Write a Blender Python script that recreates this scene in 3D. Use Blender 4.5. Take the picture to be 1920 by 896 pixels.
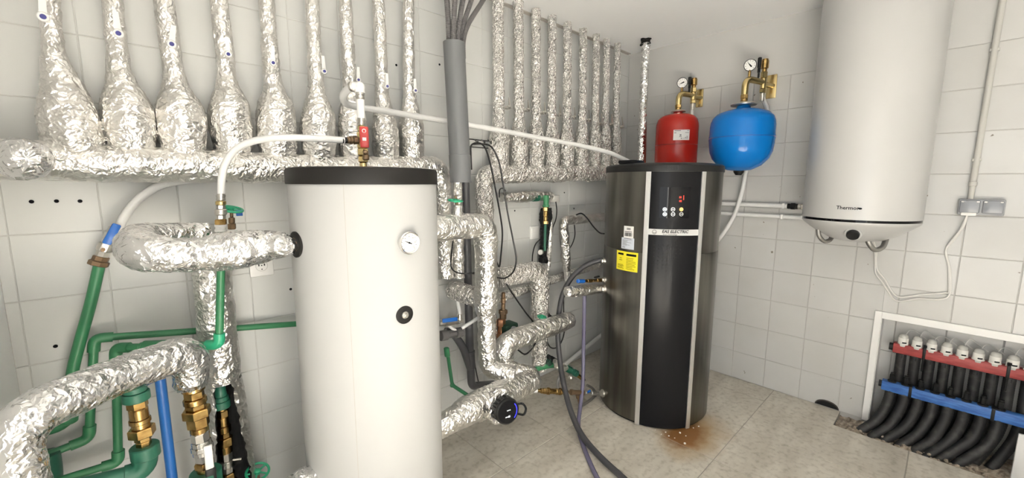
import bpy, bmesh, math, random
from mathutils import Vector, Matrix, noise
random.seed(7)
S = bpy.context.scene
COL = S.collection
for o in list(bpy.data.objects):
    bpy.data.objects.remove(o)

# ------------------------------------------------------------------ camera
F = 768.285                      # focal length in pixels of the 1920 x 896 frame
YAW, PITCH, ROLL = math.radians(46.844), math.radians(-7.804), math.radians(0.177)
CAM = Vector((-2.982, -1.837, 1.340))
fw = Vector((math.cos(PITCH) * math.cos(YAW), math.cos(PITCH) * math.sin(YAW), math.sin(PITCH)))
rt0 = fw.cross(Vector((0, 0, 1))).normalized()
up0 = rt0.cross(fw)
RT = math.cos(ROLL) * rt0 + math.sin(ROLL) * up0
UP = -math.sin(ROLL) * rt0 + math.cos(ROLL) * up0
cd = bpy.data.cameras.new('camera')
cd.sensor_fit = 'HORIZONTAL'
cd.sensor_width = 36.0
cd.lens = F * 36.0 / 1920.0
cd.clip_start = 0.02
cam = bpy.data.objects.new('camera', cd)
COL.objects.link(cam)
cam.matrix_world = Matrix(((RT.x, UP.x, -fw.x, CAM.x), (RT.y, UP.y, -fw.y, CAM.y), (RT.z, UP.z, -fw.z, CAM.z), (0, 0, 0, 1)))
S.camera = cam

# ------------------------------------------------------------------ light
S.view_settings.view_transform = 'Standard'
S.view_settings.look = 'None'
S.view_settings.gamma = 1.0
S.view_settings.exposure = 0.05
S.view_settings.use_curve_mapping = False
wd = bpy.data.worlds.new('world')
S.world = wd
wd.use_nodes = True
bg = wd.node_tree.nodes['Background']
bg.inputs[0].default_value = (0.93, 0.96, 1.0, 1)
bg.inputs[1].default_value = 1.0

def area_light(name, loc, target, sx, sy, power, col):
    l = bpy.data.lights.new(name, 'AREA')
    l.shape = 'RECTANGLE'
    l.size, l.size_y = sx, sy
    l.energy = power
    l.color = col
    o = bpy.data.objects.new(name, l)
    COL.objects.link(o)
    o.location = loc
    d = (Vector(target) - Vector(loc)).normalized()
    o.rotation_euler = d.to_track_quat('-Z', 'Y').to_euler()
    return o
# daylight entering through the open doorway behind the camera
area_light('doorway_daylight', (-3.36, -2.2, 1.05), (0, -2.2, 1.05), 1.08, 2.05, 15, (0.95, 0.985, 1.0))
# low sun falling through the same doorway onto the floor behind the photographer
sl = bpy.data.lights.new('sun', 'SUN')
sl.energy = 120.0
sl.angle = math.radians(0.6)
sl.color = (1.0, 0.975, 0.94)
so = bpy.data.objects.new('sun', sl)
COL.objects.link(so)
so.rotation_euler = Vector((0.42, -0.32, -1.0)).to_track_quat('-Z', 'Y').to_euler()

# ------------------------------------------------------------------ pixel rays to places in the room
def ray(px, py):
    return fw + RT * ((px - 960.0) / F) - UP * ((py - 448.0) / F)
def A(px, py, d):                # on the plane d metres in front of the back wall
    r = ray(px, py)
    return CAM + r * ((-d - CAM.y) / r.y)
def B(px, py, d):                # on the plane d metres in front of the right wall
    r = ray(px, py)
    return CAM + r * ((-d - CAM.x) / r.x)
def Zp(px, py, z):               # at the height z
    r = ray(px, py)
    return CAM + r * ((z - CAM.z) / r.z)
def T(px, py, t):                # at the horizontal distance t
    r = ray(px, py)
    return CAM + r * (t / math.hypot(r.x, r.y))
def onc(px, py, cx, cy, rad):    # on an upright cylinder: angle and height
    r = ray(px, py)
    ox, oy = CAM.x - cx, CAM.y - cy
    a = r.x * r.x + r.y * r.y
    b = 2 * (ox * r.x + oy * r.y)
    c = ox * ox + oy * oy - rad * rad
    t = (-b - math.sqrt(max(0, b * b - 4 * a * c))) / (2 * a)
    p = CAM + r * t
    an = math.atan2(p.y - cy, p.x - cx)
    return (an - 2 * math.pi if an > 0.5 else an), p.z
def W(p, w, up=False):           # radius of a thing w pixels wide at p
    v = p - CAM
    dep = v.dot(fw)
    k = w * 0.5 * dep / F
    if up:
        k *= dep / v.length * 1.0
    return k

# ------------------------------------------------------------------ materials
MATS = {}
def mat(name, col, rough=0.5, metal=0.0, spec=0.5, coat=0.0, emit=None, estr=0.0, trans=0.0, alpha=1.0):
    m = bpy.data.materials.new(name)
    m.use_nodes = True
    b = m.node_tree.nodes['Principled BSDF']
    b.inputs['Base Color'].default_value = (*col, 1)
    b.inputs['Roughness'].default_value = rough
    b.inputs['Metallic'].default_value = metal
    b.inputs['Specular IOR Level'].default_value = spec
    b.inputs['Coat Weight'].default_value = coat
    b.inputs['Transmission Weight'].default_value = trans
    if emit:
        b.inputs['Emission Color'].default_value = (*emit, 1)
        b.inputs['Emission Strength'].default_value = estr
    MATS[name] = m
    return m
def nd(m, t, **kw):
    n = m.node_tree.nodes.new(t)
    for k, v in kw.items():
        if k in n.inputs:
            n.inputs[k].default_value = v
        else:
            setattr(n, k, v)
    return n
def ln(m, a, b):
    m.node_tree.links.new(a, b)
def bsdf(m):
    return m.node_tree.nodes['Principled BSDF']
def coords(m, kind='Object', scale=None):
    t = nd(m, 'ShaderNodeTexCoord')
    out = t.outputs[kind]
    if scale:
        mp = nd(m, 'ShaderNodeMapping')
        mp.inputs['Scale'].default_value = scale
        ln(m, out, mp.inputs['Vector'])
        out = mp.outputs[0]
    return out
def world_pos(m, scale=None):
    g = nd(m, 'ShaderNodeNewGeometry')
    out = g.outputs['Position']
    if scale:
        mp = nd(m, 'ShaderNodeMapping')
        mp.inputs['Scale'].default_value = scale
        ln(m, out, mp.inputs['Vector'])
        out = mp.outputs[0]
    return out
def ramp(m, fac, stops):
    r = nd(m, 'ShaderNodeValToRGB')
    e = r.color_ramp.elements
    while len(e) < len(stops):
        e.new(0.5)
    for i, (p, c) in enumerate(stops):
        e[i].position = p
        e[i].color = (*c, 1)
    ln(m, fac, r.inputs[0])
    return r.outputs[0]
def noise_mix(m, vec, scale, c0, c1, lo=0.35, hi=0.65, detail=4):
    n = nd(m, 'ShaderNodeTexNoise', Scale=scale, Detail=detail)
    ln(m, vec, n.inputs['Vector'])
    return ramp(m, n.outputs[0], [(lo, c0), (hi, c1)])
def bump(m, height, strength, dist):
    b = nd(m, 'ShaderNodeBump', Strength=strength, Distance=dist)
    ln(m, height, b.inputs['Height'])
    ln(m, b.outputs[0], bsdf(m).inputs['Normal'])
    return b

def foil_mat(name, col, rough, sc, strength, metal=1.0):
    m = mat(name, col, rough, metal)
    v = coords(m)
    n0 = nd(m, 'ShaderNodeTexNoise', Scale=sc * 0.35, Detail=3)
    ln(m, v, n0.inputs['Vector'])
    mx = nd(m, 'ShaderNodeMix', data_type='VECTOR')
    mx.inputs[0].default_value = 0.06
    ln(m, v, mx.inputs[4])
    ln(m, n0.outputs['Color'], mx.inputs[5])
    vo = nd(m, 'ShaderNodeTexVoronoi', Scale=sc, feature='F1')
    ln(m, mx.outputs[1], vo.inputs['Vector'])
    v2 = nd(m, 'ShaderNodeTexVoronoi', Scale=sc * 2.6, feature='F1')
    ln(m, mx.outputs[1], v2.inputs['Vector'])
    ad = nd(m, 'ShaderNodeMath', operation='MULTIPLY_ADD')
    ln(m, v2.outputs[0], ad.inputs[0])
    ad.inputs[1].default_value = 0.4
    ln(m, vo.outputs[0], ad.inputs[2])
    bump(m, ad.outputs[0], strength, 0.012)
    c = noise_mix(m, v, 14, tuple(x * 0.86 for x in col), col, 0.3, 0.6)
    ln(m, c, bsdf(m).inputs['Base Color'])
    return m
foil_mat('foil', (0.87, 0.85, 0.82), 0.28, 44, 0.46)
foil_mat('foil_bright', (0.88, 0.875, 0.87), 0.19, 40, 0.42)
foil_mat('foil_matte', (0.80, 0.78, 0.745), 0.26, 60, 0.85, 0.92)

def wall_tile(name, c0, c1, rough, spots):
    m = mat(name, c0, rough, 0, 0.45)
    oi = nd(m, 'ShaderNodeObjectInfo')
    c = ramp(m, oi.outputs['Random'], [(0, c0), (1, c1)])
    p = world_pos(m)
    if spots:
        n = nd(m, 'ShaderNodeTexNoise', Scale=26.0, Detail=2)
        ln(m, p, n.inputs['Vector'])
        f = ramp(m, n.outputs[0], [(0.735, (1, 1, 1)), (0.76, (0.35, 0.3, 0.24))])
        n2 = nd(m, 'ShaderNodeTexNoise', Scale=3.0, Detail=5)
        ln(m, p, n2.inputs['Vector'])
        f2 = ramp(m, n2.outputs[0], [(0.3, (0.93, 0.92, 0.9)), (0.6, (1, 1, 1))])
        a = nd(m, 'ShaderNodeMix', data_type='RGBA', blend_type='MULTIPLY')
        a.inputs[0].default_value = 1
        ln(m, c, a.inputs[6]); ln(m, f, a.inputs[7])
        b_ = nd(m, 'ShaderNodeMix', data_type='RGBA', blend_type='MULTIPLY')
        b_.inputs[0].default_value = 1
        ln(m, a.outputs[2], b_.inputs[6]); ln(m, f2, b_.inputs[7])
        c = b_.outputs[2]
    ln(m, c, bsdf(m).inputs['Base Color'])
    n3 = nd(m, 'ShaderNodeTexNoise', Scale=9.0, Detail=3)
    ln(m, p, n3.inputs['Vector'])
    bump(m, n3.outputs[0], 0.12, 0.01)
    return m
wall_tile('tile_paint', (0.575, 0.58, 0.565), (0.595, 0.60, 0.585), 0.42, False)
wall_tile('tile_white', (0.525, 0.522, 0.51), (0.555, 0.552, 0.54), 0.3, True)
mat('grout_paint', (0.535, 0.53, 0.51), 0.9)
mat('grout', (0.455, 0.445, 0.425), 0.9)
mat('plaster', (0.96, 0.96, 0.955), 0.8)
mat('plaster_grey', (0.545, 0.54, 0.525), 0.6)
m = mat('floor_tile', (0.45, 0.42, 0.37), 0.5, 0, 0.35)
p = world_pos(m, (2.0, 5.5, 3))
c = noise_mix(m, p, 1.6, (0.45, 0.415, 0.355), (0.63, 0.595, 0.525), 0.3, 0.7, 7)
p2 = world_pos(m)
n = nd(m, 'ShaderNodeTexNoise', Scale=38.0, Detail=6)
ln(m, p2, n.inputs['Vector'])
sp = ramp(m, n.outputs[0], [(0.30, (0.76, 0.74, 0.71)), (0.5, (1, 1, 1)), (0.72, (1.05, 1.05, 1.04))])
mm = nd(m, 'ShaderNodeMix', data_type='RGBA', blend_type='MULTIPLY')
mm.inputs[0].default_value = 1
ln(m, c, mm.inputs[6]); ln(m, sp, mm.inputs[7])
# the rust stain where the tank has dripped onto the floor
def stain(center, sx, sy, lo, hi, col, base, scale=9.0, warp=0.16):
    nn = nd(m, 'ShaderNodeTexNoise', Scale=scale, Detail=5)
    ln(m, p2, nn.inputs['Vector'])
    mp = nd(m, 'ShaderNodeMapping')
    mp.inputs['Location'].default_value = (-center[0] / sx, -center[1] / sy, 0)
    mp.inputs['Scale'].default_value = (1 / sx, 1 / sy, 0)
    ln(m, p2, mp.inputs['Vector'])
    le = nd(m, 'ShaderNodeVectorMath', operation='LENGTH')
    ln(m, mp.outputs[0], le.inputs[0])
    ad = nd(m, 'ShaderNodeMath', operation='ADD')
    ln(m, le.outputs['Value'], ad.inputs[0])
    mu = nd(m, 'ShaderNodeMath', operation='MULTIPLY')
    ln(m, nn.outputs[0], mu.inputs[0]); mu.inputs[1].default_value = warp * 10
    ln(m, mu.outputs[0], ad.inputs[1])
    fac = ramp(m, ad.outputs[0], [(lo, (1, 1, 1)), (hi, (0, 0, 0))])
    mx = nd(m, 'ShaderNodeMix', data_type='RGBA')
    ln(m, fac, mx.inputs[0]); ln(m, base, mx.inputs[6])
    mx.inputs[7].default_value = (*col, 1)
    return mx.outputs[2]
c = stain((-0.86, -1.0), 0.44, 0.27, 0.55, 0.95, (0.38, 0.27, 0.15), mm.outputs[2], 8, 0.05)
c = stain((-0.90, -0.98), 0.27, 0.17, 0.62, 0.9, (0.21, 0.095, 0.03), c, 16, 0.05)
ln(m, c, bsdf(m).inputs['Base Color'])
bump(m, n.outputs[0], 0.25, 0.004)
mat('floor_grout', (0.38, 0.355, 0.31), 0.9)
m = mat('rubble', (0.36, 0.30, 0.24), 0.95)
ln(m, noise_mix(m, world_pos(m), 40, (0.16, 0.12, 0.09), (0.50, 0.43, 0.34), 0.3, 0.7, 6), bsdf(m).inputs['Base Color'])
mat('dark_earth', (0.06, 0.05, 0.045), 0.95)
mat('tank_white', (0.47, 0.47, 0.46), 0.55, 0, 0.06)
mat('tank_seam', (0.42, 0.39, 0.35), 0.6)
mat('heater_white', (0.475, 0.472, 0.463), 0.28, 0, 0.5)
m = mat('black_rubber', (0.016, 0.015, 0.014), 0.5, 0, 0.2)
mat('black_plastic', (0.013, 0.013, 0.013), 0.4, 0, 0.25)
mat('black_gloss', (0.005, 0.005, 0.006), 0.05, 0, 0.2)
mat('black_panel', (0.010, 0.010, 0.011), 0.22, 0, 0.12)
m = mat('steel', (0.30, 0.285, 0.255), 0.33, 1.0)
v = coords(m, 'Object', (9, 9, 0.5))
ln(m, noise_mix(m, v, 2.0, (0.115, 0.11, 0.095), (0.215, 0.207, 0.185), 0.3, 0.7, 3), bsdf(m).inputs['Base Color'])
n = nd(m, 'ShaderNodeTexNoise', Scale=90.0, Detail=2)
ln(m, coords(m, 'Object', (1, 1, 0.02)), n.inputs['Vector'])
bump(m, n.outputs[0], 0.08, 0.002)
mat('aluminium', (0.78, 0.78, 0.77), 0.32, 0.9)
mat('band_silver', (0.56, 0.56, 0.55), 0.55, 0.0, 0.2)
mat('chrome', (0.80, 0.79, 0.77), 0.14, 1.0)
mat('nickel', (0.62, 0.60, 0.56), 0.28, 1.0)
m = mat('brass', (0.56, 0.38, 0.15), 0.26, 1.0)
ln(m, noise_mix(m, coords(m), 40, (0.33, 0.20, 0.07), (0.57, 0.39, 0.155)), bsdf(m).inputs['Base Color'])
mat('brass_pale', (0.62, 0.49, 0.24), 0.25, 1.0)
mat('bronze', (0.22, 0.145, 0.085), 0.5, 0.7)
mat('copper', (0.60, 0.30, 0.17), 0.3, 1.0)
mat('green_pipe', (0.038, 0.20, 0.088), 0.4)
mat('green_dark', (0.02, 0.12, 0.075), 0.45)
mat('green_wheel', (0.03, 0.36, 0.19), 0.4)
mat('pump_green', (0.016, 0.055, 0.035), 0.5)
mat('blue_pipe', (0.02, 0.13, 0.42), 0.4)
mat('blue_lever', (0.012, 0.12, 0.46), 0.35)
mat('red_lever', (0.50, 0.035, 0.03), 0.35)
mat('red_paint', (0.42, 0.022, 0.014), 0.14, 0, 0.35)
mat('blue_paint', (0.004, 0.155, 0.50), 0.10, 0, 0.22)
mat('seam_red', (0.20, 0.012, 0.01), 0.3)
mat('seam_blue', (0.006, 0.08, 0.34), 0.3)
mat('hose_white', (0.76, 0.755, 0.74), 0.35)
mat('plastic_white', (0.80, 0.79, 0.77), 0.35)
mat('pvc_grey', (0.145, 0.15, 0.155), 0.45)
mat('pvc_dark', (0.075, 0.075, 0.08), 0.42)
mat('conduit_dark', (0.115, 0.11, 0.11), 0.5)
mat('conduit_grey', (0.50, 0.49, 0.46), 0.5)
mat('box_grey', (0.30, 0.31, 0.33), 0.45)
mat('box_lid', (0.24, 0.25, 0.275), 0.25)
mat('hose_dark', (0.05, 0.05, 0.055), 0.45)
mat('hose_violet', (0.15, 0.14, 0.22), 0.22, 0, 0.5)
mat('hose_grey', (0.30, 0.295, 0.285), 0.5)
mat('cable_black', (0.010, 0.010, 0.010), 0.4)
mat('cable_white', (0.74, 0.725, 0.69), 0.45)
mat('braid', (0.32, 0.31, 0.29), 0.4, 0.8)
m = mat('corrugated', (0.028, 0.028, 0.03), 0.55)
ln(m, noise_mix(m, coords(m), 30, (0.012, 0.012, 0.013), (0.055, 0.052, 0.048), 0.5, 0.8), bsdf(m).inputs['Base Color'])
m = mat('bar_red', (0.34, 0.045, 0.04), 0.5)
ln(m, noise_mix(m, coords(m, 'Object', (8, 1.5, 8)), 14, (0.26, 0.03, 0.03), (0.38, 0.06, 0.055)), bsdf(m).inputs['Base Color'])
m = mat('bar_blue', (0.03, 0.12, 0.40), 0.5)
ln(m, noise_mix(m, coords(m, 'Object', (8, 1.5, 8)), 14, (0.02, 0.09, 0.32), (0.05, 0.17, 0.48)), bsdf(m).inputs['Base Color'])
mat('cap_white', (0.74, 0.72, 0.68), 0.35)
mat('cap_frost', (0.50, 0.49, 0.46), 0.25)
mat('ink', (0.012, 0.012, 0.014), 0.9, 0, 0.05)
mat('ink_grey', (0.2, 0.2, 0.21), 0.9, 0, 0.05)
mat('paper', (0.80, 0.79, 0.76), 0.5)
mat('paper_blue', (0.58, 0.62, 0.68), 0.4)
mat('label_yellow', (0.82, 0.72, 0.03), 0.45)
mat('valve_cap_blue', (0.03, 0.03, 0.20), 0.35)
mat('led_red', (0.3, 0.0, 0.0), 0.4, emit=(1.0, 0.06, 0.03), estr=2.5)
mat('led_blue', (0.0, 0.0, 0.3), 0.4, emit=(0.05, 0.05, 1.0), estr=2.0)
mat('led_white', (0.6, 0.6, 0.6), 0.4, emit=(0.9, 0.95, 1.0), estr=1.5)
mat('button_orange', (0.7, 0.42, 0.15), 0.4, emit=(1.0, 0.5, 0.15), estr=0.5)
mat('insulation_black', (0.007, 0.007, 0.007), 0.9)
mat('rust', (0.20, 0.035, 0.02), 0.7)

# ------------------------------------------------------------------ mesh helpers
class MB:
    def __init__(self):
        self.v, self.f = [], []
    def add(self, vs, fs):
        b = len(self.v)
        self.v += [Vector(x) for x in vs]
        self.f += [tuple(i + b for i in q) for q in fs]
        return self
    def box(self, lo, hi, M=None):
        x0, y0, z0 = lo; x1, y1, z1 = hi
        vs = [Vector(p) for p in ((x0, y0, z0), (x1, y0, z0), (x1, y1, z0), (x0, y1, z0), (x0, y0, z1), (x1, y0, z1), (x1, y1, z1), (x0, y1, z1))]
        if M:
            vs = [M @ p for p in vs]
        return self.add(vs, [(0, 3, 2, 1), (4, 5, 6, 7), (0, 1, 5, 4), (1, 2, 6, 5), (2, 3, 7, 6), (3, 0, 4, 7)])
    def rbox(self, lo, hi, b, M=None):
        """box with chamfered edges"""
        c = [(lo[i] + hi[i]) / 2 for i in range(3)]
        h = [(hi[i] - lo[i]) / 2 for i in range(3)]
        b = min(b, min(h) * 0.95)
        bm = bmesh.new()
        bmesh.ops.create_cube(bm, size=2)
        for v in bm.verts:
            v.co = Vector((c[0] + v.co.x * h[0], c[1] + v.co.y * h[1], c[2] + v.co.z * h[2]))
        bmesh.ops.bevel(bm, geom=bm.edges[:], offset=b, segments=2, affect='EDGES', profile=0.5)
        bm.verts.index_update()
        vs = [v.co.copy() for v in bm.verts]
        fs = [[v.index for v in f.verts] for f in bm.faces]
        bm.free()
        if M:
            vs = [M @ p for p in vs]
        return self.add(vs, fs)
    def lathe(self, prof, org, axis=(0, 0, 1), n=32, a0=0.0, sides_flat=False):
        """profile [(r, h)] turned around an axis through org"""
        z = Vector(axis).normalized()
        x = z.orthogonal().normalized()
        if abs(z.z) > 0.99:
            x = Vector((1, 0, 0))
        y = z.cross(x)
        org = Vector(org)
        vs, fs, rows = [], [], []
        for r, h in prof:
            if r < 1e-6:
                rows.append([len(vs)] * n)
                vs.append(org + z * h)
            else:
                rows.append(list(range(len(vs), len(vs) + n)))
                for k in range(n):
                    a = a0 + 2 * math.pi * k / n
                    vs.append(org + x * (r * math.cos(a)) + y * (r * math.sin(a)) + z * h)
        for i in range(len(rows) - 1):
            A_, B_ = rows[i], rows[i + 1]
            for k in range(n):
                q = [A_[k], A_[(k + 1) % n], B_[(k + 1) % n], B_[k]]
                q2 = []
                for t in q:
                    if t not in q2:
                        q2.append(t)
                if len(q2) > 2:
                    fs.append(q2)
        return self.add(vs, fs)
    def cyl(self, p0, p1, r0, r1=None, n=20):
        p0, p1 = Vector(p0), Vector(p1)
        L = (p1 - p0).length
        r1 = r0 if r1 is None else r1
        return self.lathe([(0, 0), (r0, 0), (r1, L), (0, L)], p0, p1 - p0, n)
    def ball(self, c, r, n=16, m_=10, squash=1.0, axis=(0, 0, 1)):
        pr = [(r * math.sin(math.pi * i / m_), -r * squash * math.cos(math.pi * i / m_)) for i in range(m_ + 1)]
        pr[0] = (0, pr[0][1]); pr[-1] = (0, pr[-1][1])
        return self.lathe(pr, c, axis, n)
    def tube(self, pts, r, n=12, cap=True):
        """pts: list of Vector; r: number or list"""
        if not isinstance(r, (list, tuple)):
            r = [r] * len(pts)
        fr = frames(pts)
        vs, fs = [], []
        for p, (x, y), q in zip(pts, fr, r):
            for k in range(n):
                a = 2 * math.pi * k / n
                vs.append(p + x * (q * math.cos(a)) + y * (q * math.sin(a)))
        for i in range(len(pts) - 1):
            for k in range(n):
                k2 = (k + 1) % n
                fs.append((i * n + k, i * n + k2, (i + 1) * n + k2, (i + 1) * n + k))
        if cap:
            fs.append(tuple(range(n))[::-1])
            fs.append(tuple(range((len(pts) - 1) * n, len(pts) * n)))
        return self.add(vs, fs)
    def cylpatch(self, cx, cy, ri, ro, a0, a1, z0, z1, n=10):
        """curved slab on an upright cylinder"""
        vs, fs = [], []
        for i in range(n + 1):
            a = a0 + (a1 - a0) * i / n
            for r, z in ((ri, z0), (ro, z0), (ro, z1), (ri, z1)):
                vs.append((cx + r * math.cos(a), cy + r * math.sin(a), z))
        for i in range(n):
            for k in range(4):
                k2 = (k + 1) % 4
                fs.append((i * 4 + k, (i + 1) * 4 + k, (i + 1) * 4 + k2, i * 4 + k2))
        fs += [(0, 1, 2, 3), (n * 4 + 3, n * 4 + 2, n * 4 + 1, n * 4)]
        return self.add(vs, fs)

def frames(pts):
    tg = []
    for i in range(len(pts)):
        a = pts[max(0, i - 1)]; b = pts[min(len(pts) - 1, i + 1)]
        d = b - a
        tg.append(d.normalized() if d.length > 1e-9 else Vector((0, 0, 1)))
    x = tg[0].orthogonal().normalized()
    out = []
    for i, t in enumerate(tg):
        x = (x - t * x.dot(t))
        x = x.normalized() if x.length > 1e-6 else t.orthogonal().normalized()
        out.append((x, t.cross(x)))
    return out
def fillet(ctrl, rad, n=8):
    """round the corners of a polyline of (point, radius)"""
    out = [ctrl[0]]
    for i in range(1, len(ctrl) - 1):
        p, r = ctrl[i]
        a, b = ctrl[i - 1][0], ctrl[i + 1][0]
        R = rad[i - 1] if isinstance(rad, (list, tuple)) else rad
        d0 = (a - p); d1 = (b - p)
        R0 = min(R, d0.length * 0.49); R1 = min(R, d1.length * 0.49)
        q0 = p + d0.normalized() * R0; q1 = p + d1.normalized() * R1
        for k in range(n + 1):
            t = k / n
            out.append((q0.lerp(p, t).lerp(p.lerp(q1, t), t), r))
    out.append(ctrl[-1])
    return out
def catmull(ctrl, n=10):
    """smooth curve through (point, radius)"""
    C4 = [(*c[0], c[1]) for c in ctrl]
    P_ = [tuple(2 * a - b for a, b in zip(C4[0], C4[1]))] + C4 + [tuple(2 * a - b for a, b in zip(C4[-1], C4[-2]))]
    out = []
    for i in range(1, len(P_) - 2):
        for k in range(n):
            t = k / n
            q = []
            for j in range(4):
                p0, p1, p2, p3 = P_[i - 1][j], P_[i][j], P_[i + 1][j], P_[i + 2][j]
                q.append(0.5 * (2 * p1 + (p2 - p0) * t + (2 * p0 - 5 * p1 + 4 * p2 - p3) * t * t + (3 * p1 - p0 - 3 * p2 + p3) * t ** 3))
            out.append((Vector(q[:3]), max(q[3], 0.0015)))
    out.append((Vector(C4[-1][:3]), C4[-1][3]))
    return out
def resample(path, ds):
    out = [path[0]]
    acc = 0.0
    for i in range(1, len(path)):
        p0, r0 = path[i - 1]; p1, r1 = path[i]
        L = (p1 - p0).length
        pos = 0.0
        while acc + (L - pos) >= ds:
            pos += ds - acc
            acc = 0.0
            t = pos / L
            out.append((p0.lerp(p1, t), r0 + (r1 - r0) * t))
        acc += L - pos
    if (out[-1][0] - path[-1][0]).length > ds * 0.3:
        out.append(path[-1])
    return out
def foil(path, ds=0.011, seg=26, jit=0.0035, lump=0.05, gap=None, ends=True):
    """crumpled foil sleeve as a faceted tube; gap=(a0,a1) leaves it open between two angles"""
    mb = MB()
    pts = resample(path, ds)
    P_ = [p for p, r in pts]
    fr = frames(P_)
    rnd = random.Random(len(pts) * 31 + seg)
    n = seg
    vs, fs = [], []
    off = rnd.random() * 50
    for i, ((p, r), (x, y)) in enumerate(zip(pts, fr)):
        for k in range(n):
            a = 2 * math.pi * (k + 0.5 * (i % 2) + rnd.uniform(-.22, .22)) / n
            d = x * math.cos(a) + y * math.sin(a)
            q = p + d * r
            nz = noise.noise(q * 16 + Vector((off, 0, 0))) * lump * r + noise.noise(q * 45) * jit * 0.9
            nz += rnd.uniform(-1, 1) * jit * 0.36
            t = fr[i][0].cross(fr[i][1])
            vs.append(q + d * nz + t * rnd.uniform(-.3, .3) * ds)
    for i in range(len(pts) - 1):
        for k in range(n):
            k2 = (k + 1) % n
            a, b, c_, d_ = i * n + k, i * n + k2, (i + 1) * n + k2, (i + 1) * n + k
            if i % 2:
                fs += [(a, b, c_), (a, c_, d_)] if False else [(a, b, d_), (b, c_, d_)]
            else:
                fs += [(a, b, c_), (a, c_, d_)]
    if ends:
        for i in (0, len(pts) - 1):
            c0 = len(vs)
            vs.append(P_[i])
            for k in range(n):
                a, b = i * n + k, i * n + (k + 1) % n
                fs.append((c0, b, a) if i == 0 else (c0, a, b))
    return mb.add(vs, fs)

def mesh_obj(name, mb, material, parent=None, org=None, smooth=False, angle=40):
    me = bpy.data.meshes.new(name)
    o0 = Vector(org) if org is not None else Vector((0, 0, 0))
    me.from_pydata([tuple(p - o0) for p in mb.v], [], mb.f)
    me.materials.append(MATS[material])
    if smooth:
        me.polygons.foreach_set('use_smooth', [True] * len(me.polygons))
        me.set_sharp_from_angle(angle=math.radians(angle))
    me.update()
    o = bpy.data.objects.new(name, me)
    COL.objects.link(o)
    if parent is not None:
        o.parent = parent
    return o
class Thing:
    """an Empty at the base of a thing; parts are meshes given in room coordinates"""
    def __init__(self, name, loc, label, cat, group=None):
        self.loc = Vector(loc)
        self.root = bpy.data.objects.new(name, None)
        self.root.empty_display_size = 0.05
        COL.objects.link(self.root)
        self.root.location = self.loc
        self.root['label'] = label
        self.root['category'] = cat
        if group:
            self.root['group'] = group
    def part(self, name, mb, material, parent=None, smooth=True, angle=40, label=None):
        o = mesh_obj(name, mb, material, parent or self.root, self.loc, smooth, angle)
        if label:
            o['label'] = label
        if name in ('lettering', 'print', 'barcode', 'scale_marks', 'vent_holes', 'lamps', 'digits', 'needle'):
            o['kind'] = 'stuff'      # fine print, too small to pick apart
        return o
def single(name, mb, material, loc, label, cat, group=None, smooth=True, angle=40):
    o = mesh_obj(name, mb, material, None, loc, smooth, angle)
    o.location = Vector(loc)
    o['label'] = label
    o['category'] = cat
    if group:
        o['group'] = group
    return o
def structure(name, mb, material, smooth=False):
    o = mesh_obj(name, mb, material, None, None, smooth)
    o['kind'] = 'structure'
    return o
def text_mesh(txt, size, shear=0.0, bold=0.0):
    cu = bpy.data.curves.new('lettering', 'FONT')
    cu.body = txt
    cu.size = size
    cu.shear = shear
    cu.offset = bold
    cu.align_x = 'CENTER'
    cu.align_y = 'CENTER'
    cu.resolution_u = 2
    o = bpy.data.objects.new('lettering', cu)
    COL.objects.link(o)
    dg = bpy.context.evaluated_depsgraph_get()
    dg.update()
    me = bpy.data.meshes.new_from_object(o.evaluated_get(dg))
    vs = [v.co.copy() for v in me.vertices]
    fs = [tuple(p.vertices) for p in me.polygons]
    bpy.data.objects.remove(o)
    bpy.data.curves.remove(cu)
    bpy.data.meshes.remove(me)
    return vs, fs
def on_cyl_text(mb, txt, size, cx, cy, r, ang, z, shear=0.0, bold=0.0, dx=0.0, dz=0.0, tilt=0.0):
    vs, fs = text_mesh(txt, size, shear, bold)
    out = []
    for v in vs:
        a = ang + (v.x + dx) / r
        out.append((cx + r * math.cos(a), cy + r * math.sin(a), z + v.y + dz + (v.x + dx) * tilt))
    return mb.add(out, fs)
def bez_tube(ctrl, n=10, seg=12, r=None):
    pa = catmull(ctrl, n)
    mb = MB()
    mb.tube([p for p, q in pa], [q for p, q in pa] if r is None else r, seg)
    return mb
def pipe(ctrl, rad, seg=16, n=6):
    pa = fillet(ctrl, rad, n)
    mb = MB()
    mb.tube([p for p, q in pa], [q for p, q in pa], seg)
    return mb
def stack(mb, p0, p1, spec, a0=0.2):
    """turned / hexagonal pieces along an axis: (t0, t1, radius, sides[, radius2])"""
    p0, p1 = Vector(p0), Vector(p1)
    d = p1 - p0
    L = d.length
    for s in spec:
        t0, t1, r, n = s[:4]
        r2 = s[4] if len(s) > 4 else r
        h0, h1 = t0 * L, t1 * L
        c = min(0.12 * (h1 - h0), 0.0025)
        mb.lathe([(0, h0), (r - c, h0), (r, h0 + c), (r2, h1 - c), (r2 - c, h1), (0, h1)], p0, d, n, a0)
    return mb
def frame_at(p, z, xhint=(0, 0, 1)):
    """matrix with local z along z and local y near xhint"""
    z = Vector(z).normalized()
    x = Vector(xhint).cross(z)
    x = x.normalized() if x.length > 1e-6 else z.orthogonal().normalized()
    y = z.cross(x)
    return Matrix(((x.x, y.x, z.x, p[0]), (x.y, y.y, z.y, p[1]), (x.z, y.z, z.z, p[2]), (0, 0, 0, 1)))
# ================================================================== the room
ZC = 2.335            # ceiling height
XL = -3.267           # left wall
YF = -3.0             # front wall
NY0, NY1, NZ = -1.640, -2.235, 0.612     # recess for the floor-heating manifold in the right wall

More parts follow.
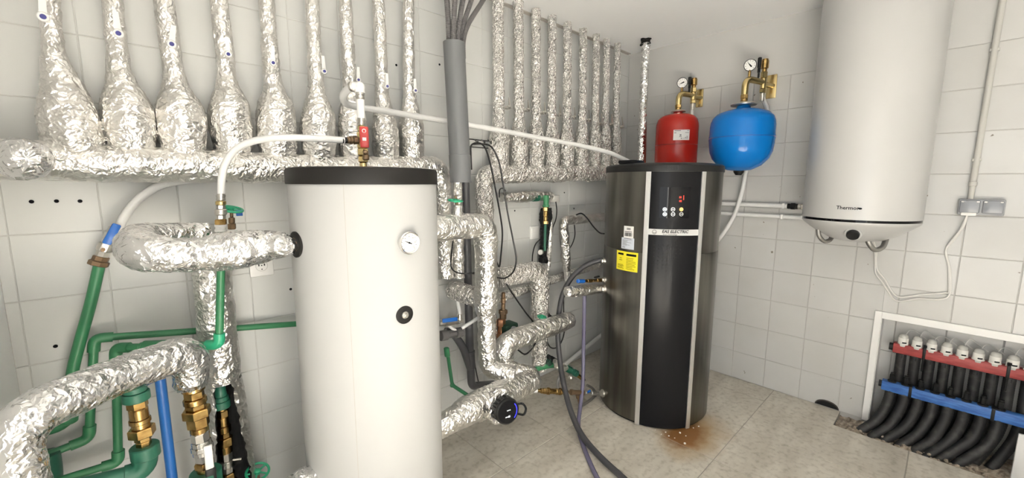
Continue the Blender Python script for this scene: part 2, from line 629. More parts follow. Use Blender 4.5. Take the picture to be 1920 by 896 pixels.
# one tile with a chamfered edge, shared by all tiles (unit size, scaled per cell)
def tile_mesh(name, material, w, h, t, b=0.0015):
    mb = MB()
    hw, hh = w / 2, h / 2
    vs = [(-hw, 0, -hh), (hw, 0, -hh), (hw, 0, hh), (-hw, 0, hh),
          (-hw, -t + b, -hh), (hw, -t + b, -hh), (hw, -t + b, hh), (-hw, -t + b, hh),
          (-hw + b, -t, -hh + b), (hw - b, -t, -hh + b), (hw - b, -t, hh - b), (-hw + b, -t, hh - b)]
    fs = [(8, 9, 10, 11)]
    for i in range(4):
        j = (i + 1) % 4
        fs += [(i, j, j + 4, i + 4), (i + 4, j + 4, j + 8, i + 8)]
    me = bpy.data.meshes.new(name)
    me.from_pydata(vs, [], fs)
    me.materials.append(MATS[material])
    return me
def place_tiles(parent, me, w, h, rects, rotz, plane):
    for (u0, u1, z0, z1) in rects:
        o = bpy.data.objects.new('tile', me)
        COL.objects.link(o)
        o.parent = parent
        uc = (u0 + u1) / 2
        dz = random.uniform(0, 0.0008)
        o.location = (uc, plane + dz, (z0 + z1) / 2) if rotz == 0 else (plane + dz, uc, (z0 + z1) / 2)
        o.rotation_euler = (random.uniform(-.003, .003), 0, rotz + random.uniform(-.003, .003))
        o.scale = ((u1 - u0) / w, 1, (z1 - z0) / h)
def cells(us, zs, gap, hole=None):
    out = []
    for i in range(len(us) - 1):
        for j in range(len(zs) - 1):
            r = [us[i] + gap / 2, us[i + 1] - gap / 2, zs[j] + gap / 2, zs[j + 1] - gap / 2]
            if hole and r[0] < hole[1] and r[1] > hole[0] and r[2] < hole[3] and r[3] > hole[2]:
                if r[1] > hole[1] + 0.012:
                    out.append([hole[1], r[1], r[2], r[3]]); r[1] = hole[1]
                if r[0] < hole[0] - 0.012:
                    out.append([r[0], hole[0], r[2], r[3]]); r[0] = hole[0]
                if r[3] > hole[3] + 0.012:
                    out.append([r[0], r[1], hole[3], r[3]])
                continue
            if r[1] - r[0] > 0.012 and r[3] - r[2] > 0.012:
                out.append(r)
    return out
TT = 0.008
# back wall
wb = structure('wall_back', MB().box((XL - 0.12, 0.0022, -0.1), (0.14, 0.14, ZC + 0.1)), 'grout_paint')
us = [XL] + [-3.24 + 0.1945 * k for k in range(17)] + [0.0]
zs = [0.0] + [1.775 - 0.1965 * 9 + 0.1965 * k for k in range(1, 12)] + [ZC]
zs[0] = 0.0
place_tiles(wb, tile_mesh('tile', 'tile_paint', 0.1945, 0.1965, TT), 0.1945, 0.1965, cells(us, zs, 0.0022), 0, TT)
holes = MB()
for px, py in ((59, 378), (106, 377), (150, 377), (104, 649), (545, 542), (824, 121), (743, 122), (1058, 361), (965, 395), (1076, 391)):
    p = A(px, py, 0)
    o = mesh_obj('anchor_hole', MB().lathe([(0, 0.001), (0.0034, 0.001), (0.0045, 0.0022), (0.0055, 0.0005)], p, (0, -1, 0), 10), 'ink', wb)
# right wall, with the recess left open
rw = MB()
bx = 0.003
rw.box((bx, NY0, -0.1), (0.30, 0.14, ZC + 0.1))
rw.box((bx, NY1, NZ), (0.30, NY0, ZC + 0.1))
rw.box((bx, YF, -0.1), (0.30, NY1, ZC + 0.1))
rw.box((0.14, NY1, -0.1), (0.30, NY0, NZ))
wr = structure('wall_right', rw, 'grout')
ys = sorted([0.0] + [-0.709 - 0.198 * k for k in range(-3, 12)] + [YF])
zs = [0.0] + [0.989 - 0.8 + 0.2 * k for k in range(10)]
tw = tile_mesh('tile', 'tile_white', 0.198, 0.2, TT)
place_tiles(wr, tw, 0.198, 0.2, cells(ys, zs, 0.0036, (NY1, NY0, -0.1, NZ)), -math.pi / 2, TT)
# smooth painted plaster above the last row of tiles
mesh_obj('plaster_band', MB().box((0.0005, YF, 1.9905), (0.004, 0.0, ZC)), 'plaster_grey', wr)
# tiles at the back of the recess
place_tiles(wr, tw, 0.198, 0.2, cells([NY1, -2.09, -1.892, -1.694, NY0], [0, 0.189, 0.389, 0.589, NZ], 0.0042), -math.pi / 2, 0.1395)
# hole broken into the foot of the right wall
hp = B(1550, 762, 0)
hm = MB()
pts = [Vector((-0.0035, hp.y + 0.056 * math.cos(a), 0.004 + 0.036 * math.sin(a))) for a in [math.pi * k / 14 for k in range(15)]]
hm.add([(0.0, hp.y, 0.002)] + pts, [(0, i + 2, i + 1) for i in range(14)])
mesh_obj('broken_hole', hm, 'insulation_black', wr)
mesh_obj('hole_rim', MB().tube(pts, [0.0042 if 2 < i < 12 else 0.003 for i in range(15)], 8), 'dark_earth', wr, None, True)
# left wall with the open doorway, and the front wall
DY0, DY1, DZ = -2.75, -1.65, 2.1
wl = MB()
wl.box((XL - 0.12, DY1, -0.1), (XL, TT, ZC + 0.1))
wl.box((XL - 0.12, YF, -0.1), (XL, DY0, ZC + 0.1))
wl.box((XL - 0.12, DY0, DZ), (XL, DY1, ZC + 0.1))
structure('wall_left', wl, 'plaster')
structure('wall_front', MB().box((XL - 0.12, YF - 0.14, -0.1), (0.3, YF, ZC + 0.1)), 'plaster')
structure('ceiling', MB().box((XL - 0.12, YF - 0.14, ZC), (0.3, 0.14, ZC + 0.12)), 'plaster')
# grey strip painted as shade of the gap between ceiling and back wall
structure('gap_shade_strip', MB().box((-1.62, -0.030, ZC - 0.006), (-0.03, -0.001, ZC - 0.0005)), 'tank_seam')
# floor slab and stone tiles
fl = MB()
fl.box((XL - 1.6, YF - 0.14, -0.2), (-0.2, 0.14, -0.0025))
fl.box((-0.2, -1.513, -0.2), (0.3, 0.14, -0.0025))
fl.box((-0.2, YF - 0.14, -0.2), (0.3, -1.513, -0.055))
floor = structure('floor', fl, 'floor_grout')
def floor_tiles():
    xs = [XL] + [-0.2 - 0.4 * k for k in range(7, -1, -1)] + [0.0]
    ysf = [YF, -2.47, -1.82, -1.17, -0.52, 0.0]
    t = 0.010
    g = 0.002
    for i in range(len(xs) - 1):
        for j in range(len(ysf) - 1):
            x0, x1, y0, y1 = xs[i] + g, xs[i + 1] - g, ysf[j] + g, ysf[j + 1] - g
            if x0 > -0.2 and y1 < -1.6:
                continue
            if x0 > -0.2 and y0 < -1.6:
                y0 = -1.513
            if x0 > -0.2 and y0 < -1.513 < y1:
                y0 = -1.513
            zt = random.uniform(-0.0005, 0.0005)
            mb = MB()
            b = 0.0012
            mb.add([(x0, y0, -t), (x1, y0, -t), (x1, y1, -t), (x0, y1, -t), (x0, y0, zt - b), (x1, y0, zt - b), (x1, y1, zt - b), (x0, y1, zt - b),
                    (x0 + b, y0 + b, zt), (x1 - b, y0 + b, zt), (x1 - b, y1 - b, zt), (x0 + b, y1 - b, zt)],
                   [(8, 9, 10, 11), (4, 5, 9, 8), (5, 6, 10, 9), (6, 7, 11, 10), (7, 4, 8, 11), (0, 1, 5, 4), (1, 2, 6, 5), (2, 3, 7, 6), (3, 0, 4, 7)])
            mesh_obj('floor_tile', mb, 'floor_tile', floor)
floor_tiles()
# mortar and rubble in the open strip along the right wall
def rubble():
    nx, ny = 14, 60
    vs, fs = [], []
    for i in range(nx + 1):
        for j in range(ny + 1):
            x = -0.2 + 0.34 * i / nx
            y = -1.515 - 0.75 * j / ny
            e = min(i, nx - i, 2) / 2
            z = -0.03 + 0.02 * noise.noise(Vector((x * 14, y * 14, 3))) + 0.016 * noise.noise(Vector((x * 50, y * 50, 8)))
            z += 0.012 * (1 - i / nx)
            vs.append((x, y, min(z, -0.001)))
    for i in range(nx):
        for j in range(ny):
            a = i * (ny + 1) + j
            fs.append((a, a + 1, a + ny + 2, a + ny + 1))
    o = mesh_obj('rubble_bed', MB().add(vs, fs), 'rubble', floor)
    o['kind'] = 'stuff'
    rnd = random.Random(3)
    mb = MB()
    for k in range(60):
        y = rnd.uniform(-2.2, -1.53); x = rnd.uniform(-0.19, -0.10)
        r = rnd.uniform(0.003, 0.012)
        mb.ball((x, y, -0.018 + rnd.uniform(0, 0.012)), r, 6, 4, rnd.uniform(0.5, 1), (rnd.random() - .5, rnd.random() - .5, 1))
    o = mesh_obj('rubble_crumbs', mb, 'rubble', floor)
    o['kind'] = 'stuff'
rubble()
# crumbs of lime in the rust in front of the heat-pump tank
mb = MB()
rnd = random.Random(11)
for px, py in ((1248, 811), (1254, 818), (1286, 818), (1284, 832), (1265, 822), (1229, 807), (1275, 812), (1240, 815), (1300, 803), (1310, 800)):
    p = Zp(px, py, 0)
    mb.ball((p.x, p.y, 0.003), rnd.uniform(0.003, 0.007), 6, 4, 0.6, (rnd.random() - .5, rnd.random() - .5, 1))
o = mesh_obj('lime_crumbs', mb, 'paper', floor)
o['kind'] = 'stuff'
# white frame around the recess
tm = MB()
fo, fi = 0.034, 0.0
for lo, hi in (((-0.014, NY0 - 0.002, 0.0), (0.0, NY0 + fo - 0.006, NZ + fo)),
               ((-0.014, NY1, NZ - 0.004), (0.0, NY0 - 0.002, NZ + fo)),):
    tm.rbox(lo, hi, 0.002)
structure('trim_2', tm, 'plastic_white')
lin = MB()
lin.box((0.0, NY0 - 0.004, -0.05), (0.14, NY0 + 0.001, NZ))
lin.box((0.0, NY1, NZ - 0.004), (0.14, NY0 - 0.004, NZ))
structure('trim_3', lin, 'plastic_white')
# ================================================================== buffer tank (white)
BX, BY, BR = -2.381, -0.463, 0.238
def buffer_tank():
    t = Thing('buffer_tank', (BX, BY, 0), 'tall white cylindrical buffer tank with black lid and round thermometer', 'tank')
    t.part('body', MB().lathe([(0, 0.02), (BR - 0.008, 0.02), (BR, 0.03), (BR, 1.335), (BR - 0.004, 1.34), (0, 1.34)], (BX, BY, 0), (0, 0, 1), 96), 'tank_white')
    t.part('lid', MB().lathe([(0, 1.334), (BR + 0.003, 1.334), (BR + 0.004, 1.337), (BR + 0.004, 1.375), (BR, 1.383), (BR - 0.02, 1.386), (0, 1.388)], (BX, BY, 0), (0, 0, 1), 96), 'black_rubber')
    t.part('foot_ring', MB().lathe([(0, 0), (BR - 0.03, 0), (BR - 0.03, 0.022), (0, 0.022)], (BX, BY, 0), (0, 0, 1), 48), 'black_plastic')
    a, z = onc(657, 600, BX, BY, BR)
    t.part('jacket_seam', MB().cylpatch(BX, BY, BR - 0.001, BR + 0.0007, a - 0.0026, a + 0.0026, 0.03, 1.334, 2), 'tank_seam')
    # thermometer
    a, z = onc(761, 454, BX, BY, BR)
    nrm = Vector((math.cos(a), math.sin(a), 0))
    p = Vector((BX, BY, z)) + nrm * BR
    R = 0.0345
    g = t.part('thermometer', MB().lathe([(0, -0.004), (R * 0.8, -0.004), (R * 0.8, 0.010), (R, 0.013), (R + 0.001, 0.016), (R + 0.001, 0.022), (R - 0.002, 0.025), (R - 0.0045, 0.0235), (R - 0.0045, 0.018), (0, 0.018)], p, nrm, 48), 'chrome')
    q = p + nrm * 0.0184
    t.part('dial', MB().lathe([(0, 0), (R - 0.0047, 0)], q, nrm, 40), 'paper', g)
    M = frame_at(q + nrm * 0.0005, nrm)
    mk = MB()
    for k in range(11):
        an = math.radians(225 - 27 * k)
        c, s = math.cos(an), math.sin(an)
        w = 0.0007
        r0, r1 = 0.0235, 0.0275
        mk.add([M @ Vector((c * r0 - s * w, s * r0 + c * w, 0)), M @ Vector((c * r0 + s * w, s * r0 - c * w, 0)), M @ Vector((c * r1 + s * w, s * r1 - c * w, 0)), M @ Vector((c * r1 - s * w, s * r1 + c * w, 0))], [(0, 1, 2, 3)])
    for k, tx in enumerate(('0', '20', '40', '60', '80', '100', '120')):
        an = math.radians(225 - 45 * k)
        vs, fs = text_mesh(tx, 0.0062)
        mk.add([M @ (v + Vector((0.0195 * math.cos(an), 0.0195 * math.sin(an), 0))) for v in vs], fs)
    vs, fs = text_mesh('°C', 0.005)
    mk.add([M @ (v + Vector((0, 0.011, 0))) for v in vs], fs)
    t.part('scale_marks', mk, 'ink', g, False)
    nm = MB()
    an = math.radians(157)
    c, s = math.cos(an), math.sin(an)
    f = lambda r, w: M @ Vector((c * r - s * w, s * r + c * w, 0.0008))
    nm.add([f(-0.010, 0.0016), f(-0.010, -0.0016), f(0.004, -0.0014), f(0.022, 0), f(0.004, 0.0014)], [(0, 1, 2, 3, 4)])
    nm.lathe([(0, 0.0022), (0.0028, 0.002), (0.0028, 0)], M @ Vector((0, 0, 0)), nrm, 12)
    t.part('needle', nm, 'ink', g, False)
    # sensor port below
    a, z = onc(758.5, 590, BX, BY, BR)
    nrm = Vector((math.cos(a), math.sin(a), 0))
    p = Vector((BX, BY, z)) + nrm * BR
    pp = t.part('sensor_port', MB().lathe([(0, -0.004), (0.0285, -0.004), (0.0285, 0.003), (0.026, 0.0045), (0.012, 0.0045), (0.011, 0.002), (0, 0.002)], p, nrm, 36), 'black_rubber')
    t.part('plug', stack(MB(), p, p + nrm * 0.016, [(0, 0.45, 0.0115, 24), (0.45, 0.8, 0.0085, 6), (0.8, 1, 0.005, 12)]), 'nickel', pp)
    # flanged connection on the left flank
    global FLG, FLGN
    ang = math.radians(186)
    nrm = Vector((math.cos(ang), math.sin(ang), 0))
    p = Vector((BX, BY, 1.152)) + nrm * BR
    FLG, FLGN = p, nrm
    fg = t.part('flange_ring', MB().lathe([(0.020, -0.012), (0.040, -0.012), (0.040, 0.004), (0.037, 0.006), (0.020, 0.006)], p, nrm, 36), 'black_rubber')
    t.part('nipple', stack(MB(), p, p + nrm * 0.03, [(-0.2, 0.5, 0.022, 24), (0.5, 1.0, 0.026, 6)]), 'bronze', fg)
buffer_tank()

# ================================================================== heat-pump tank (steel and black)
HX, HY, HR = -0.702, -0.679, 0.316
def heat_pump():
    t = Thing('heat_pump_water_heater', (HX, HY, 0), 'tall brushed steel heat pump water heater with black control panel', 'water heater')
    t.part('base_ring', MB().lathe([(0, 0), (HR - 0.012, 0), (HR - 0.012, 0.014), (0, 0.014)], (HX, HY, 0), (0, 0, 1), 64), 'black_plastic')
    aL, _ = onc(1206, 560, HX, HY, HR)
    aR, _ = onc(1302.5, 560, HX, HY, HR)
    zs = onc(1172, 470, HX, HY, HR)[1]
    t.part('lower_shell', MB().lathe([(0, 0.012), (HR - 0.004, 0.012), (HR, 0.016), (HR, zs - 0.004), (HR - 0.003, zs), (0, zs)], (HX, HY, 0), (0, 0, 1), 96), 'steel')
    t.part('upper_shell', MB().lathe([(0, zs), (HR - 0.003, zs), (HR, zs + 0.004), (HR, 1.402), (0, 1.402)], (HX, HY, 0), (0, 0, 1), 96), 'steel')
    lid = t.part('lid', MB().lathe([(0, 1.400), (HR + 0.004, 1.400), (HR + 0.005, 1.404), (HR + 0.004, 1.432), (HR - 0.006, 1.440), (HR - 0.05, 1.447), (0, 1.450)], (HX, HY, 0), (0, 0, 1), 96), 'black_plastic')
    # black vertical panel between two aluminium strips
    zb, zt = 0.008, 1.399
    wS = 0.074
    band0 = onc(1258, 441, HX, HY, HR)[1]
    band1 = onc(1258, 430, HX, HY, HR)[1]
    am = (aL + aR) / 2
    up = t.part('control_panel', MB().cylpatch(HX, HY, HR - 0.004, HR + 0.006, aL + 0.01, aR - 0.01, band1, zt, 20), 'black_panel')
    lo = t.part('lower_panel', MB().cylpatch(HX, HY, HR - 0.004, HR + 0.006, aL + 0.01, aR - 0.01, zb, band0, 20), 'black_panel')
    bd = t.part('brand_band', MB().cylpatch(HX, HY, HR - 0.004, HR + 0.009, aL + 0.01, aR - 0.01, band0, band1, 20), 'band_silver')
    tx = MB()
    zc = (band0 + band1) / 2
    R2 = HR + 0.0105
    on_cyl_text(tx, 'EAS ELECTRIC', 0.021, HX, HY, R2, am, zc, 0.2, 0.0005, 0.004, 0.004)
    on_cyl_text(tx, 'Smart Technology', 0.0095, HX, HY, R2, am, zc, 0, 0, -0.022, -0.010)
    vs, fs = [], []
    for k in range(24):
        a = 2 * math.pi * k / 24
        for r in (0.0095, 0.0112):
            vs.append((HX + R2 * math.cos(am + (-0.098 + r * math.cos(a)) / R2), HY + R2 * math.sin(am + (-0.098 + r * math.cos(a)) / R2), zc + r * math.sin(a)))
    fs = [(2 * k, 2 * k + 1, (2 * k + 3) % 48, (2 * k + 2) % 48) for k in range(24)]
    tx.add(vs, fs)
    for k in range(10):
        a = math.pi + math.pi * k / 10
        a2 = math.pi + math.pi * (k + 1) / 10
        q = []
        for an, r in ((a, 0.0048), (a, 0.0068), (a2, 0.0068), (a2, 0.0048)):
            aa = am + (-0.098 + r * math.cos(an)) / R2
            q.append((HX + R2 * math.cos(aa), HY + R2 * math.sin(aa), zc + r * math.sin(an)))
        tx.add(q, [(0, 1, 2, 3)])
    t.part('lettering', tx, 'ink', bd, False)
    for a in (aL, aR):
        s = t.part('trim_strip', MB().cylpatch(HX, HY, HR - 0.002, HR + 0.011, a - wS / 2, a + wS / 2, zb - 0.004, zt, 4), 'aluminium')
        for k in (-0.28, 0.05, 0.30):
            t.part('groove', MB().cylpatch(HX, HY, HR + 0.009, HR + 0.0113, a + k * wS - 0.0013, a + k * wS + 0.0013, zb, zt, 1), 'tank_seam', s)
    # display
    R3 = HR + 0.006
    a0, z1 = onc(1238, 351, HX, HY, R3)
    a1, z0 = onc(1291, 410, HX, HY, R3)
    z1 = onc(1262, 351, HX, HY, R3)[1]; z0 = onc(1262, 409, HX, HY, R3)[1]
    d = t.part('display', MB().cylpatch(HX, HY, R3 - 0.002, R3 + 0.002, a0, a1, z0, z1, 10), 'black_gloss', up)
    def pos(px, py):
        return onc(px, py, HX, HY, R3 + 0.0025)
    led = MB()
    for k, (px, py, s) in enumerate(((1276, 370, '51'), (1276, 377, '05'))):
        a, z = pos(px, py)
        on_cyl_text(led, s, 0.013, HX, HY, R3 + 0.0026, a, z, 0, 0.0003)
    a, z = pos(1282, 371)
    led.cylpatch(HX, HY, R3 + 0.0015, R3 + 0.0026, a - 0.004, a + 0.004, z - 0.010, z + 0.012, 1)
    t.part('digits', led, 'led_red', up, False)
    def disc(px, py, r, ring=None):
        mb = MB()
        a, z = pos(px, py)
        RR = R3 + 0.0026
        n = 20
        P_ = lambda q, an: (HX + RR * math.cos(a + q * math.cos(an) / RR), HY + RR * math.sin(a + q * math.cos(an) / RR), z + q * math.sin(an))
        if ring is None:
            mb.add([P_(0, 0)] + [P_(r, 2 * math.pi * k / n) for k in range(n)], [(0, k + 1, (k + 1) % n + 1) for k in range(n)])
        else:
            vs = []
            for k in range(n):
                vs += [P_(ring, 2 * math.pi * k / n), P_(r, 2 * math.pi * k / n)]
            mb.add(vs, [(2 * k, 2 * k + 1, (2 * k + 3) % (2 * n), (2 * k + 2) % (2 * n)) for k in range(n)])
        return mb
    for i, px in enumerate((1246.5, 1262, 1277.5)):
        for j, py in enumerate((392.5, 401.5)):
            if i == 2 and j == 0:
                t.part('button', disc(px, py, 0.0100), 'button_orange', up, False)
            else:
                b = disc(px, py, 0.0100, 0.0082)
                a, z = pos(px, py)
                if i == 0:
                    q = disc(px, py, 0.0048)
                    b.add(q.v, q.f)
                else:
                    b.cylpatch(HX, HY, R3 + 0.002, R3 + 0.0027, a - 0.018, a + 0.018, z - 0.0014, z + 0.0014, 1)
                t.part('button', b, 'led_white' if i == 0 else 'aluminium', up, False)
    # vent holes in a slanting field
    vh = MB()
    a0, z0 = onc(1227, 459, HX, HY, R3)
    a1, _ = onc(1276, 463, HX, HY, R3)
    for j in range(8):
        for i in range(7):
            if i + max(0, j - 2) > 6 or (j == 0 and i > 5):
                continue
            a = a0 + (a1 - a0) * i / 6
            z = z0 - j * 0.0205
            n = 8
            R4 = R3 + 0.0008
            vs = [(HX + R4 * math.cos(a + 0.0036 * math.cos(2 * math.pi * k / n) / R4), HY + R4 * math.sin(a + 0.0036 * math.cos(2 * math.pi * k / n) / R4), z + 0.0036 * math.sin(2 * math.pi * k / n)) for k in range(n)]
            vh.add(vs, [tuple(range(n))])
    t.part('vent_holes', vh, 'insulation_black', lo, False)
    # stickers
    def sticker(px0, py0, px1, py1, r=0.0012):
        ac, zc = onc((px0 + px1) / 2, (py0 + py1) / 2, HX, HY, HR)
        a0 = onc(px0, (py0 + py1) / 2, HX, HY, HR)[0]
        a1 = onc(px1, (py0 + py1) / 2, HX, HY, HR)[0]
        z0 = onc((px0 + px1) / 2, py1, HX, HY, HR)[1]
        z1 = onc((px0 + px1) / 2, py0, HX, HY, HR)[1]
        return a0, a1, z0, z1
    def grid_marks(st, rows, rr):
        a0, a1, z0, z1 = st
        mb = MB()
        for (u0, u1, v0, v1) in rows:
            mb.cylpatch(HX, HY, HR + rr - 0.0004, HR + rr + 0.0002, a0 + (a1 - a0) * u0, a0 + (a1 - a0) * u1, z0 + (z1 - z0) * v0, z0 + (z1 - z0) * v1, 2)
        return mb
    st = sticker(1170, 424, 1188, 446)
    s = t.part('barcode_label', MB().cylpatch(HX, HY, HR - 0.001, HR + 0.0012, *st, 3), 'paper', None, True)
    rnd = random.Random(5)
    rows = [(0.1, 0.85, 0.50, 0.55)]
    u = 0.12
    while u < 0.88:
        w = rnd.choice((0.015, 0.03, 0.045))
        rows.append((u, u + w, 0.14, 0.44))
        u += w + rnd.choice((0.02, 0.03))
    for k in range(5):
        rows.append((0.33 + 0.08 * k, 0.37 + 0.08 * k, 0.68, 0.86))
    t.part('barcode', grid_marks(st, rows, 0.0015), 'ink', s, False)
    st = sticker(1165.5, 446, 1189, 467)
    s = t.part('rating_label', MB().cylpatch(HX, HY, HR - 0.001, HR + 0.0012, *st, 3), 'paper_blue')
    rows = [(0.2, 0.8, 0.90, 0.95)] + [(0.1, rnd.uniform(0.4, 0.85), 0.30 + 0.07 * k, 0.325 + 0.07 * k) for k in range(8)] + [(0.12, 0.2, 0.1, 0.2), (0.26, 0.32, 0.1, 0.2)]
    t.part('print', grid_marks(st, rows, 0.0015), 'ink_grey', s, False)
    st = sticker(1156.5, 472, 1196, 508)
    s = t.part('warning_label', MB().cylpatch(HX, HY, HR - 0.001, HR + 0.0012, *st, 4), 'label_yellow')
    rows = [(0.08, 0.36, 0.80, 0.90), (0.5, 0.93, 0.79, 0.90)]
    for k in range(4):
        rows.append((0.08, rnd.uniform(0.3, 0.4), 0.10 + 0.06 * k, 0.118 + 0.06 * k))
    for k in range(8):
        rows.append((0.5, rnd.uniform(0.75, 0.93), 0.10 + 0.08 * k, 0.118 + 0.08 * k))
    rows += [(0.15, 0.3, 0.52, 0.54), (0.17, 0.28, 0.62, 0.64)]
    t.part('print', grid_marks(st, rows, 0.0015), 'ink', s, False)
    # small box on the lid and the moulded grille on its rim
    p = Zp(1184, 300, 1.45) if False else T(1184, 300, 2.42)
    t.part('cable_cover', MB().rbox((p.x - 0.055, p.y - 0.05, 1.446), (p.x + 0.055, p.y + 0.05, 1.466), 0.006), 'black_plastic', lid)
    for px in (1252, 1258, 1264, 1270, 1276):
        a, z = onc(px, 312, HX, HY, HR)
        t.part('rim_tab', MB().cylpatch(HX, HY, HR, HR + 0.0075, a - 0.007, a + 0.007, 1.408, 1.430, 1), 'black_plastic', lid)
    # connections on the left flank
    a, z = onc(1131, 541, HX, HY, HR)
    for px, py, r in ((1130, 541, 0.020), (1127, 737, 0.017), (1130, 489, 0.014), (1131, 524, 0.012)):
        a, z = onc(px + 4, py, HX, HY, HR)
        nrm = Vector((math.cos(a), math.sin(a), 0))
        p = Vector((HX, HY, z)) + nrm * HR
        t.part('port', stack(MB(), p - nrm * 0.01, p + nrm * 0.02, [(0, 0.7, r * 1.35, 20), (0.7, 1, r, 6)]), 'nickel')
heat_pump()

# ================================================================== wall-hung electric water heater
EX, EY, ER = -0.267, -1.523, 0.236
def water_heater():
    t = Thing('electric_water_heater', (EX, EY, 1.05), 'large white wall-hung electric water heater with control knob underneath', 'water heater')
    t.part('body', MB().lathe([(0, 1.172), (ER, 1.172), (ER, 2.25), (ER - 0.03, 2.30), (0, 2.315)], (EX, EY, 0), (0, 0, 1), 96), 'heater_white')
    t.part('black_ring', MB().lathe([(0, 1.160), (ER - 0.001, 1.160), (ER - 0.001, 1.172), (0, 1.172)], (EX, EY, 0), (0, 0, 1), 96), 'black_gloss')
    prof = [(0, 1.049), (0.06, 1.052), (0.11, 1.064), (0.16, 1.092), (0.20, 1.122), (0.226, 1.143), (ER - 0.001, 1.155), (ER - 0.001, 1.160), (0, 1.160)]
    cover = t.part('bottom_cover', MB().lathe(prof, (EX, EY, 0), (0, 0, 1), 96), 'heater_white', None, True, 60)
    t.part('wall_bracket', MB().box((-0.035, EY - 0.10, 1.9), (-0.001, EY + 0.10, 1.96)), 'heater_white')
    # knob on the front of the cover, facing forward and down
    # direction towards the room
    a = math.radians(183)
    d = Vector((math.cos(a), math.sin(a), 0))
    p = Vector((EX, EY, 0)) + d * 0.185 + Vector((0, 0, 1.104))
    nrm = (d * 0.85 + Vector((0, 0, -0.42))).normalized()
    p = p + nrm * 0.004
    ring = t.part('knob_plate', MB().lathe([(0, -0.05), (0.034, -0.05), (0.034, 0.0), (0.033, 0.003), (0, 0.003)], p, nrm, 32), 'heater_white', cover)
    t.part('knob', MB().lathe([(0, 0.002), (0.026, 0.002), (0.025, 0.016), (0.022, 0.019), (0, 0.019)], p, nrm, 32), 'black_plastic', ring)
    # nameplate
    tx = MB()
    a, z = onc(1592, 390, EX, EY, ER)
    pl = t.part('nameplate', MB().cylpatch(EX, EY, ER - 0.001, ER + 0.0012, a - 0.062 / ER * 0.78, a + 0.062 / ER * 0.82, z - 0.011, z + 0.011, 6), 'heater_white')
    on_cyl_text(tx, 'Thermor', 0.0235, EX, EY, ER + 0.0018, a, z, 0, 0.0004, -0.006, 0)
    n = 12
    vs = []
    for k in range(n):
        an = 2 * math.pi * k / n
        aa = a + (0.040 + 0.0075 * math.cos(an)) / ER
        vs.append((EX + (ER + 0.0018) * math.cos(aa), EY + (ER + 0.0018) * math.sin(aa), z - 0.001 + 0.0045 * math.sin(an)))
    tx.add(vs, [tuple(range(n))])
    t.part('lettering', tx, 'ink', pl, False)
    # braided hoses under the cover
    for pa, r in (([(1534, 430, 2.66), (1536, 442, 2.66), (1545, 452, 2.68), (1556, 450, 2.72), (1561, 440, 2.74)], 9),
                  ([(1627, 440, 2.66), (1629, 455, 2.66), (1640, 468, 2.68), (1655, 463, 2.72), (1662, 445, 2.76), (1664, 438, 2.78)], 11)):
        c = []
        for px, py, tt in pa:
            p = T(px, py, tt)
            c.append((p, W(p, r) * 0.82))
        h = t.part('braided_hose', bez_tube(c, 6, 12), 'braid')
        p, r_ = c[-1]
        t.part('hose_nut', stack(MB(), p, p + Vector((0.0, 0, 0.022)), [(0, 1, r_ * 1.3, 6)]), 'nickel', h)
    # wire tail of the supply cable under the cover
water_heater()

